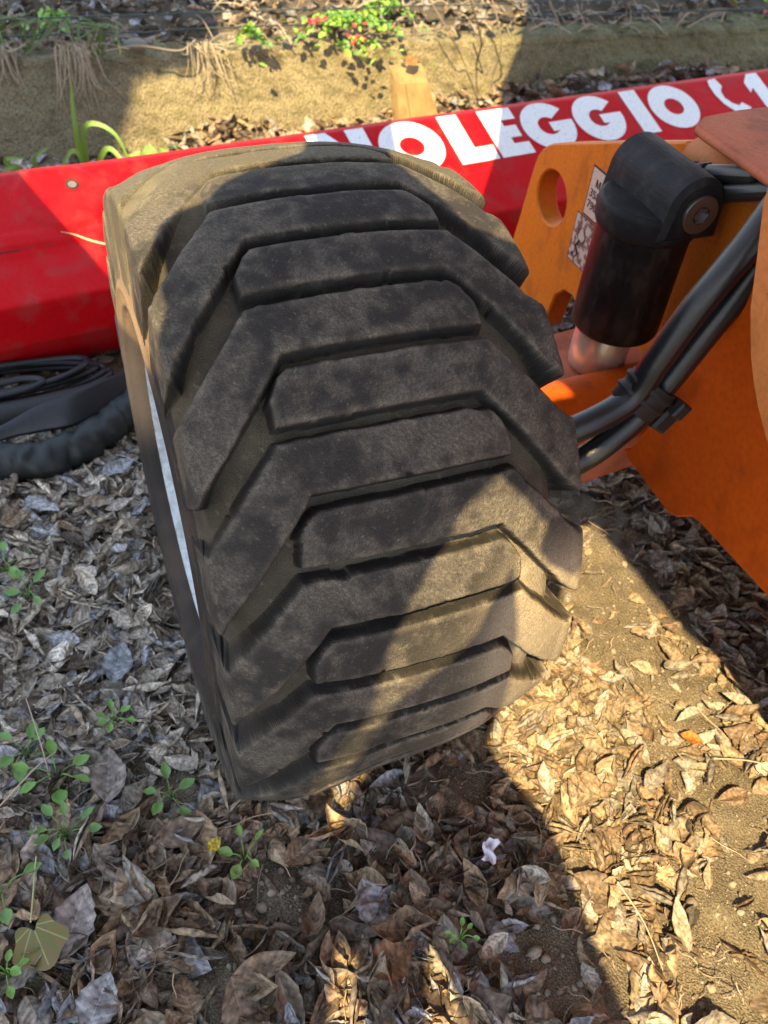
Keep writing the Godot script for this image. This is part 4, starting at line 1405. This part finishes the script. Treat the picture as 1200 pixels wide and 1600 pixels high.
func weed(at: Vector2, n: int, size: float, tone: int, label: String) -> void:
	var y := ground_at(at.x, at.y) + 0.024
	var t := thing("green_weed", label, "plant", Vector3(at.x, y, at.y), "small green weeds among the leaves")
	var g: StandardMaterial3D = [green_a, green_b, green_c][tone % 3]
	for k in n:
		var a := TAU * k / n + rng.randf() * 0.7
		var r := size * rng.randf_range(0.35, 1.0)
		var L := size * rng.randf_range(0.55, 0.85)
		var h := rng.randf_range(0.006, 0.03)
		var d := Vector3(cos(a), 0, -sin(a))
		var tip := d * r + Vector3.UP * h
		obj("stem", tube(smooth_path([Vector3(0, -0.01, 0), d * r * 0.4 + Vector3.UP * h * 0.9, tip], 4), func(f): return 0.0012 - 0.0004 * f, 5), g, t)
		obj("leaf", round_leaf(L, L * rng.randf_range(0.27, 0.36), rng.randf_range(0.3, 0.9)), g, t, Transform3D(Basis(Vector3.UP, a) * Basis(Vector3(0, 0, 1), rng.randf_range(-0.15, 0.35)) * Basis(Vector3(1, 0, 0), rng.randfn(0, 0.25)), tip + d * L * 0.45))

var green_a: StandardMaterial3D
var green_b: StandardMaterial3D
var green_c: StandardMaterial3D

func make_plants() -> void:
	green_a = mat(lin(0.15, 0.30, 0.06), 0.55)
	green_b = mat(lin(0.12, 0.24, 0.06), 0.55)
	green_c = mat(lin(0.19, 0.31, 0.07), 0.55)
	for g in [green_a, green_b, green_c]:
		g.backlight_enabled = true
		g.backlight = Color(0.35, 0.4, 0.15)
	weed(Vector2(-0.455, -0.305), 5, 0.048, 0, "small green weed at the left edge in the bleached leaves, the farther of two")
	weed(Vector2(-0.424, -0.229), 5, 0.040, 1, "small green weed at the left edge in the bleached leaves, the nearer of two")
	weed(Vector2(-0.322, 0.073), 6, 0.026, 0, "tiny green seedling beside the wheel's lower left flank")
	weed(Vector2(-0.455, 0.085), 6, 0.042, 1, "spreading green weed at the left edge under a dry straw")
	weed(Vector2(-0.415, 0.140), 6, 0.042, 0, "green weed with a yellow stem base beside the spreading weed")
	weed(Vector2(-0.414, 0.238), 8, 0.032, 1, "round green rosette of seven leaves below the larger weeds")
	weed(Vector2(-0.264, 0.225), 5, 0.032, 1, "small dark green weed near the wheel's lowest corner")
	weed(Vector2(-0.185, 0.345), 5, 0.030, 2, "pale green seedling beside the yellow leaf scrap")
	weed(Vector2(0.055, 0.554), 6, 0.016, 0, "tiny green seedling in front of the wheel near the brown leaf")
	weed(Vector2(-0.503, 0.396), 6, 0.024, 0, "tiny bright seedling below the ivy leaf's left side")
	weed(Vector2(-0.500, 0.290), 4, 0.036, 1, "green weed leaf sticking out at the left edge above the ivy leaf")
	# fresh grass behind the beam's left end
	var gm := mat(lin(0.16, 0.30, 0.055), 0.5)
	gm.backlight_enabled = true
	gm.backlight = Color(0.4, 0.45, 0.15)
	var tuft := thing("grass_tuft", "bright green grass blades standing behind the red beam's left end", "grass", Vector3(-0.17, 0.0, -1.90))
	var arcs := [[Vector3(0.06, 0.0, 0.02), Vector3(0.055, 0.15, 0.03), Vector3(0.065, 0.30, 0.02)], [Vector3(0.07, 0, 0), Vector3(0.05, 0.13, 0.06), Vector3(0.06, 0.27, 0.02)], [Vector3(0.07, 0, 0.02), Vector3(0.08, 0.17, 0.05), Vector3(0.16, 0.16, 0.10), Vector3(0.20, 0.02, 0.14)], [Vector3(0.07, 0, 0.02), Vector3(0.05, 0.10, 0.08), Vector3(0.02, 0.13, 0.13), Vector3(-0.04, 0.06, 0.17)], [Vector3(0.08, 0, 0.03), Vector3(0.13, 0.11, 0.07), Vector3(0.17, 0.08, 0.12), Vector3(0.19, 0.0, 0.15)], [Vector3(-0.06, 0, 0.0), Vector3(-0.08, 0.08, 0.04), Vector3(-0.03, 0.11, 0.03)], [Vector3(-0.1, 0, 0.0), Vector3(-0.16, 0.09, 0.05), Vector3(-0.10, 0.09, 0.05)], [Vector3(-0.1, 0, 0.0), Vector3(-0.14, 0.07, 0.05), Vector3(-0.22, 0.03, 0.10)]]
	for a in arcs:
		var b := blade(smooth_path(a, 6), 0.0085, Vector3(0.2, 0.5, 0.85).normalized())
		obj("blade", join([b]), gm, tuft)
	var sprout := thing("leafy_sprout", "pair of round green leaves peeping over the red beam", "plant", Vector3(0.10, 0.02, -1.90))
	for k in 4:
		obj("leaf", round_leaf(0.075, 0.026, 0.6), gm, sprout, Transform3D(Basis(Vector3.UP, 0.5 + k * 0.8) * Basis(Vector3(0, 0, 1), 0.5), Vector3(-0.06 + 0.05 * k, 0.03 + 0.012 * (k % 2), 0.03)))
	# dry grass hanging over the wall
	var straw := mat(lin(0.33, 0.27, 0.18), 0.8)
	var straw2 := mat(lin(0.22, 0.175, 0.12), 0.85)
	var clumps := [[-0.06, -2.10, 42, "dry grass clump hanging over the wall at the upper left", 0.3], [0.32, -2.09, 26, "dry grass clump drooping over the wall at the edge of the sun", 0.25], [-0.28, -2.15, 30, "tangle of dry stalks at the picture's upper left corner", 0.4]]
	for c in clumps:
		var t := thing("dry_grass_clump", c[3], "dry grass", Vector3(c[0], 0.28, c[1]))
		var bl := []
		for k in int(c[2]):
			var an := rng.randf_range(-1.15, 1.15)
			var ln := rng.randf_range(0.08, 0.20)
			var a := Vector3(rng.randfn(0, 0.025), 0.0, rng.randf_range(-0.04, 0.0))
			var dr := Vector3(sin(an) * 0.6, 0.0, 0.0)
			var dn := -1.0 if k % 3 else 0.55
			var path := smooth_path([a, a + dr * ln * 0.25 + Vector3(0, 0.02 + 0.02 * rng.randf(), 0.03), a + dr * ln * 0.6 + Vector3(0, dn * ln * 0.35, 0.06 + 0.03 * rng.randf()), a + dr * ln + Vector3(rng.randfn(0, 0.015), dn * ln * cos(an), 0.075 + 0.03 * rng.randf())], 5)
			bl.append(blade(path, rng.randf_range(0.0008, 0.0022), Vector3(0.1, 0.4, 0.9).normalized()))
		obj("stalks", join(bl), straw, t).set_meta("kind", "stuff")
		bl = []
		for k in int(c[2] / 2):
			var a := Vector3(rng.randfn(0, 0.12), rng.randf_range(0.0, 0.03), rng.randf_range(-0.12, 0.0))
			var dd := Vector3(rng.randfn(0, 0.10), rng.randf_range(-0.02, 0.08), rng.randfn(0, 0.06))
			bl.append(blade(smooth_path([a, a + dd * 0.5 + Vector3.UP * 0.015, a + dd], 4), 0.0022, Vector3(0.1, 0.6, 0.8).normalized()))
		obj("broken_stalks", join(bl), straw2, t).set_meta("kind", "stuff")
		if c[4] != 0.25:
			bl = []
			for k in 16:
				var a := Vector3(rng.randfn(0.05, 0.04), 0.0, rng.randf_range(-0.05, 0.02))
				bl.append(blade(smooth_path([a, a + Vector3(rng.randfn(0, 0.03), 0.09, 0.03), a + Vector3(rng.randfn(0, 0.06), rng.randf_range(0.02, 0.14), 0.09)], 5), 0.003, Vector3(0.1, 0.4, 0.9).normalized()))
			obj("green_blades", join(bl), mat(lin(0.10, 0.15, 0.05), 0.6), t).set_meta("kind", "stuff")
	# sunlit straw on the bank
	var bank := []
	for k in 240:
		var a := Vector3(rng.randf_range(0.4, 2.4), 0.0, rng.randf_range(-2.75, -2.08))
		a.y = bank_at(a.x, a.z) + 0.02 if a.z < -2.2 else 0.29
		var dd := Vector3(rng.randfn(0, 0.08), rng.randf_range(-0.01, 0.06), rng.randfn(0, 0.07))
		bank.append(blade(smooth_path([a, a + dd * 0.5 + Vector3.UP * 0.02, a + dd], 4), 0.0022, Vector3(0.1, 0.7, 0.7).normalized()))
	var loose := obj("loose_straw", join(bank), straw)
	loose.set_meta("kind", "stuff")
	mark(loose, "loose dry straw scattered on the bank above the wall", "straw")
	# low green succulent mat with red tips
	var mats := [mat(lin(0.20, 0.36, 0.04), 0.5), mat(lin(0.10, 0.24, 0.05), 0.5)]
	for m in mats:
		m.backlight_enabled = true
		m.backlight = Color(0.35, 0.4, 0.12)
	var redm := mat(lin(0.50, 0.05, 0.07), 0.5)
	var succ := [["low bright green succulent mat with red leaf tips on the wall's edge", 0.82, -2.13, 0.15, 120], ["green succulent sprig behind the red tipped mat", 1.01, -2.28, 0.09, 50], ["small yellow green sprig growing on the wall's edge", 0.474, -2.07, 0.04, 22], ["green leafy plant at the picture's upper right corner", 2.62, -2.28, 0.13, 34], ["dark green sprig in dry stalks at the upper left", -0.10, -2.28, 0.07, 24]]
	for s in succ:
		var t := thing("creeping_plant", s[0], "plant", Vector3(s[1], 0.29, s[2]))
		var small := round_leaf(0.030, 0.0095, 0.8)
		for grp in 3:
			var v := PackedVector3Array()
			var nn := PackedVector3Array()
			var st := SurfaceTool.new()
			st.begin(Mesh.PRIMITIVE_TRIANGLES)
			var cnt: int = s[4] if grp < 2 else (int(s[4] / 6) if s[4] > 100 else 2)
			for k in cnt:
				var p := Vector3(rng.randfn(0, s[3] * 0.55), 0.0, rng.randfn(0, s[3] * 0.4))
				if grp == 2: p = Vector3(rng.randfn(0.02, 0.02), 0.0, 0.07 + rng.randfn(0, 0.012)) if k % 2 else Vector3(rng.randfn(-0.11, 0.02), 0, -0.03)
				p.y = 0.05 * exp(-p.length_squared() / (s[3] * s[3])) + rng.randf() * 0.02 - (0.035 if p.z > 0.06 else 0.0)
				var b := Basis(Vector3.UP, rng.randf() * TAU) * Basis(Vector3(0, 0, 1), rng.randf_range(0.1, 1.0)) * Basis(Vector3(1, 0, 0), rng.randfn(0, 0.4))
				st.append_from(small, 0, Transform3D(b.scaled(Vector3.ONE * rng.randf_range(0.7, 1.25)), p))
			obj(["leaves", "darker_leaves", "red_leaves"][grp], st.commit(), [mats[0], mats[1], redm][grp] if s[4] > 30 or grp < 2 else mats[0], t)
	# thin vines hanging in front of the wall
	var wood := mat(lin(0.10, 0.075, 0.05), 0.8, tex["grit"], 20.0)
	var pale_wood := mat(lin(0.30, 0.24, 0.16), 0.8, tex["grit"], 20.0)
	var vines := [["thin dark vine hanging straight down beside the wooden stake", wood, [Vector3(1.216, 0.423, -2.03), Vector3(1.262, 0.304, -2.0), Vector3(1.29, 0.199, -1.995), Vector3(1.285, 0.079, -1.98), Vector3(1.27, 0.02, -1.95)], 0.0035],
		["thin pale vine curving down beside the dark vine", pale_wood, [Vector3(1.30, 0.44, -2.06), Vector3(1.34, 0.30, -2.0), Vector3(1.345, 0.15, -1.99), Vector3(1.33, 0.03, -1.97)], 0.003],
		["slender dry twig lying across the sunlit wall", pale_wood, [Vector3(1.08, 0.42, -2.06), Vector3(1.16, 0.31, -2.01), Vector3(1.25, 0.20, -1.99), Vector3(1.29, 0.11, -1.985)], 0.0025],
		["grey bent stalk hanging over the shaded wall at right", pale_wood, [Vector3(1.55, 0.40, -2.08), Vector3(1.59, 0.30, -2.02), Vector3(1.575, 0.20, -2.0), Vector3(1.50, 0.11, -1.96)], 0.004],
		["dead stick lying along the wall's edge at the upper left", pale_wood, [Vector3(0.02, 0.30, -2.07), Vector3(0.12, 0.315, -2.06), Vector3(0.24, 0.30, -2.05), Vector3(0.30, 0.32, -2.08)], 0.005]]
	for q in vines:
		for k in q[2].size():
			var pt: Vector3 = q[2][k]
			if pt.y < 0.29: q[2][k] = Vector3(pt.x, pt.y, -1.968 - 0.145 * pt.y / 0.25 + 0.022)
		var o := obj("vine", tube(smooth_path(q[2], 6), func(f): return q[3] * (1.0 - 0.4 * f), 7), q[1])
		mark(o, q[0], "vine")
	# two strands of wire along the bank's foot
	var wm := mat(lin(0.02, 0.04, 0.035), 0.5)
	var rows := [["upper dark green fence wire along the bank", 0.375, 0.002], ["lower dark green fence wire along the bank", 0.328, 0.0025]]
	for q in rows:
		var path := []
		for k in 30: path.append(Vector3(-0.8 + 4.6 * k / 29.0, q[1] + 0.006 * n_low.get_noise_2d(k * 0.4, q[1] * 30.0), -2.15 + 0.01 * n_low.get_noise_2d(k * 0.5, 9.0)))
		var o := obj("fence_wire", tube(PackedVector3Array(path), func(_f): return q[2], 6), wm)
		mark(o, q[0], "wire")

# ---------------------------------------------------------------- single things on the ground
func heart_leaf(size: float) -> ArrayMesh:
	var v := PackedVector3Array([Vector3.ZERO])
	var uv := PackedVector2Array([Vector2(0.5, 0.5)])
	var idx := PackedInt32Array()
	var n := 44
	var rings := 5
	for r in range(1, rings + 1):
		for k in n:
			var a := TAU * k / n
			# five-cornered ivy outline with a notch at the stalk (a = PI / 2 is the stalk's side)
			var rad := 0.9 + 0.10 * cos(5.0 * (a + PI / 2)) + 0.16 * cos(a + PI / 2) - 0.30 * exp(-pow(angle_difference(a, PI / 2) / 0.32, 2.0))
			var p := Vector2(cos(a), sin(a)) * rad * size * 0.5 * r / rings
			var y := 0.10 * size * pow(p.length() / size, 2.0) * (1.0 + sin(3.0 * a)) - 0.05 * absf(p.x)
			v.append(Vector3(p.x, y, -p.y))
			uv.append(Vector2(p.x, p.y) / size + Vector2(0.5, 0.5))
	for k in n:
		idx.append_array([0, 1 + (k + 1) % n, 1 + k])
		for r in rings - 1:
			var a := 1 + r * n + k
			var b := 1 + r * n + (k + 1) % n
			idx.append_array([a, b, a + n, b, b + n, a + n])
	return mesh_of(v, idx, uv)

func ivy_texture() -> ImageTexture:
	var im := Image.create(256, 256, false, Image.FORMAT_RGB8)
	var n := FastNoiseLite.new()
	n.frequency = 0.025
	n.fractal_octaves = 3
	for y in 256:
		for x in 256:
			var p := Vector2(x / 255.0 - 0.5, y / 255.0 - 0.5)
			var from := p - Vector2(0, 0.28)
			var vein := 0.0
			for a in [-90.0, -52.0, -128.0, -20.0, -160.0]:
				var d := Vector2.from_angle(deg_to_rad(a))
				if from.dot(d) > 0.0: vein = maxf(vein, 1.0 - sstep(0.006, 0.016, absf(from.cross(d))))
			var g := n.get_noise_2d(x, y)
			var c := Color(0.40, 0.42, 0.22).lerp(Color(0.47, 0.40, 0.22), clampf(g + 0.3 + p.length(), 0.0, 1.0))
			im.set_pixel(x, y, c.lerp(Color(0.62, 0.64, 0.42), vein * 0.75))
	return ImageTexture.create_from_image(im)

func make_odds() -> void:
	# yellow-green ivy leaf with its stalk
	var ivy := thing("ivy_leaf", "flat yellowish green ivy leaf with pale veins and a long stalk", "leaf", Vector3(-0.462, ground_at(-0.462, 0.372) + 0.040, 0.372))
	var im := StandardMaterial3D.new()
	im.albedo_texture = ivy_texture()
	im.roughness = 0.5
	obj("leaf_blade", heart_leaf(0.072), im, ivy, Transform3D(Basis(Vector3.UP, 0.25) * Basis(Vector3(1, 0, 0), 0.12), Vector3.ZERO))
	obj("stalk", tube(smooth_path([Vector3(-0.006, 0.006, -0.022), Vector3(0.0, 0.010, -0.05), Vector3(0.010, 0.012, -0.105)], 6), func(_f): return 0.0011, 6), mat(lin(0.42, 0.38, 0.16), 0.6), ivy)
	var lt := leaf_texture(21, true)
	var one := func(called: String, label: String, at: Vector3, L: float, W: float, col: Color, turn: float, fold: float, curl: float, roll: float, serr: float) -> void:
		var m := StandardMaterial3D.new()
		m.albedo_texture = lt
		m.albedo_color = lin(col.r, col.g, col.b)
		m.roughness = 0.7
		m.backlight_enabled = true
		m.backlight = Color(0.15, 0.12, 0.08)
		var o := obj(called, leaf_mesh(L, W, fold, curl, roll, 0.2, serr, 0.85, called.hash() % 99), m, null, Transform3D(Basis(Vector3.UP, turn) * Basis(Vector3(1, 0, 0), 0.12), Vector3(at.x, ground_at(at.x, at.z) + at.y, at.z)))
		mark(o, label, "leaf")
	one.call("brown_leaf", "broad orange brown leaf folded along its rib, in front of the wheel", Vector3(-0.038, 0.032, 0.545), 0.068, 0.027, Color(0.36, 0.19, 0.09), 0.3, 0.3, 0.5, 0.3, 0.02)
	one.call("yellow_leaf", "small bright yellow leaf scrap near the pale seedling", Vector3(-0.221, 0.03, 0.319), 0.026, 0.009, Color(0.75, 0.55, 0.05), 0.6, 0.2, 0.5, 0.0, 0.0)
	one.call("orange_leaf", "small vivid orange leaf on the sunlit ground at right", Vector3(0.548, 0.03, 0.398), 0.040, 0.011, Color(0.62, 0.22, 0.03), -0.7, 0.3, 0.7, 0.5, 0.0)
	one.call("tan_leaf", "large light brown leaf cut by the left edge above the ivy leaf", Vector3(-0.507, 0.032, 0.285), 0.080, 0.026, Color(0.40, 0.27, 0.16), 1.25, 0.2, 0.5, 0.2, 0.03)
	one.call("grey_leaf", "broad silver grey toothed leaf at the bottom below the ivy leaf", Vector3(-0.402, 0.030, 0.468), 0.070, 0.026, Color(0.42, 0.42, 0.42), 1.0, 0.1, 0.3, 0.2, 0.07)
	one.call("pinkish_leaf", "large pinkish grey toothed leaf beside the ivy leaf", Vector3(-0.418, 0.028, 0.358), 0.098, 0.028, Color(0.46, 0.39, 0.35), 1.1, 0.15, 0.3, 0.2, 0.07)
	one.call("blue_grey_leaf", "large bluish grey leaf lying flat left of the wheel", Vector3(-0.30, 0.035, -0.03), 0.080, 0.025, Color(0.36, 0.39, 0.43), 1.2, 0.1, 0.4, 0.2, 0.06)
	one.call("striped_leaf", "large ribbed tan leaf near the lower left of the wheel", Vector3(-0.345, 0.034, 0.165), 0.090, 0.027, Color(0.36, 0.31, 0.26), 1.4, 0.2, 0.3, 0.3, 0.04)
	one.call("long_brown_leaf", "long pointed light brown leaf near the bottom, left of centre", Vector3(-0.20, 0.034, 0.500), 0.092, 0.018, Color(0.34, 0.25, 0.16), 0.05, 0.35, 0.5, 0.6, 0.0)
	one.call("cream_leaf", "cream coloured straplike leaf in the sun at the lower right", Vector3(0.355, 0.034, 0.640), 0.075, 0.013, Color(0.58, 0.50, 0.36), 1.2, 0.1, 0.6, 0.3, 0.0)
	one.call("open_brown_leaf", "flat brown leaf on the shaded soil below the wheel's left corner", Vector3(-0.262, 0.03, 0.285), 0.080, 0.021, Color(0.27, 0.19, 0.125), 0.15, 0.12, 0.3, 0.2, 0.02)
	# crumpled scrap of paper
	var pp := thing("paper_scrap", "crumpled white and bluish scrap of paper among the leaves", "paper", Vector3(0.149, ground_at(0.149, 0.457) + 0.03, 0.457))
	var v := PackedVector3Array()
	for i in 7:
		for j in 4:
			v.append(Vector3((i - 3) * 0.006, 0.005 * sin(i * 2.1 + j) + 0.003 * cos(j * 3.0), (j - 1.5) * 0.006 + 0.004 * sin(i * 1.3)))
	obj("scrap", mesh_of(v, grid_index(7, 4, false)), mat(lin(0.72, 0.74, 0.82), 0.6), pp, Transform3D(Basis(Vector3.UP, 0.9), Vector3.ZERO))
	# wooden stake leaning on the wall
	var wm := mat(lin(0.36, 0.235, 0.085), 0.75, noise_tex("wood", 0.012, [[0.0, 0.7], [0.5, 0.95], [1.0, 1.0]], 4), 3.0)
	var stake := thing("wooden_stake", "weathered square wooden stake leaning on the wall behind the red beam", "stake", Vector3(1.0, 0.0, -1.93))
	var base_c := Vector3(0.02, -0.02, 0.10)
	var top_c := Vector3(-0.012, 0.225, -0.035)
	var st := flat()
	var lo := []
	var hi := []
	for q in [[-1, 1], [1, 1], [1, -1], [-1, -1]]:
		lo.append(base_c + Vector3(q[0] * 0.098, 0.02 * q[1] * -1.0, q[1] * 0.05))
		hi.append(top_c + Vector3(q[0] * 0.058, 0.018 * q[1] * -1.0, q[1] * 0.035))
	for i in 4: quad(st, hi[i], hi[(i + 1) % 4], lo[(i + 1) % 4], lo[i])
	quad(st, hi[3], hi[2], hi[1], hi[0])
	obj("stake_shaft", done(st), wm, stake)
	obj("split_line", tube(PackedVector3Array([hi[0].lerp(hi[1], 0.28) + Vector3(0, 0, 0.001), lo[0].lerp(lo[1], 0.28) + Vector3(0, 0, 0.001)]), func(_f): return 0.002, 5), mat(lin(0.16, 0.11, 0.05), 0.9), stake)
	var ol := StandardMaterial3D.new()
	ol.albedo_texture = lt
	ol.albedo_color = lin(0.50, 0.23, 0.08)
	var cap := obj("rust_leaf", leaf_mesh(0.07, 0.022, 0.2, 0.9, 0.4, 0.3, 0.05, 0.85, 5), ol, null, Transform3D(Basis(Vector3.UP, 0.4) * Basis(Vector3(1, 0, 0), 0.5), Vector3(0.988, 0.262, -1.965)))
	mark(cap, "rust coloured leaf lying on the top of the wooden stake", "leaf")
	# flat stone and straws on the wall's edge and the ground
	var stone := mat(lin(0.26, 0.23, 0.19), 0.9, tex["grit"], 10.0, tex["grit_n"], 0.8)
	var sm := SphereMesh.new()
	sm.radius = 0.5
	sm.height = 1.0
	sm.radial_segments = 18
	sm.rings = 10
	var rk := obj("flat_stone", sm, stone, null, Transform3D(Basis(Vector3.UP, 0.4).scaled(Vector3(0.075, 0.035, 0.055)), Vector3(0.12, 0.30, -2.12)))
	mark(rk, "flat grey stone resting on the wall's edge at the upper left", "stone")
	var straw := mat(lin(0.46, 0.36, 0.24), 0.8)
	var straws := [["thin dry straw standing up through the weeds at the left", [Vector3(-0.425, 0.02, 0.15), Vector3(-0.43, 0.05, 0.09), Vector3(-0.44, 0.07, 0.02)]], ["thin dry straw crossing the left edge beside the weeds", [Vector3(-0.50, 0.035, 0.17), Vector3(-0.44, 0.05, 0.13), Vector3(-0.41, 0.045, 0.11)]], ["thin dry stalk lying in the sun at the lower right", [Vector3(0.30, 0.04, 0.56), Vector3(0.31, 0.03, 0.62), Vector3(0.30, 0.03, 0.68)]], ["thin twig lying across the sunlit soil at the right", [Vector3(0.56, 0.03, 0.44), Vector3(0.62, 0.035, 0.47), Vector3(0.68, 0.03, 0.52)]]]
	for q in straws:
		var o := obj("dry_straw", tube(smooth_path(q[1], 6), func(f): return 0.0012 - 0.0005 * f, 5), straw)
		mark(o, q[0], "straw")
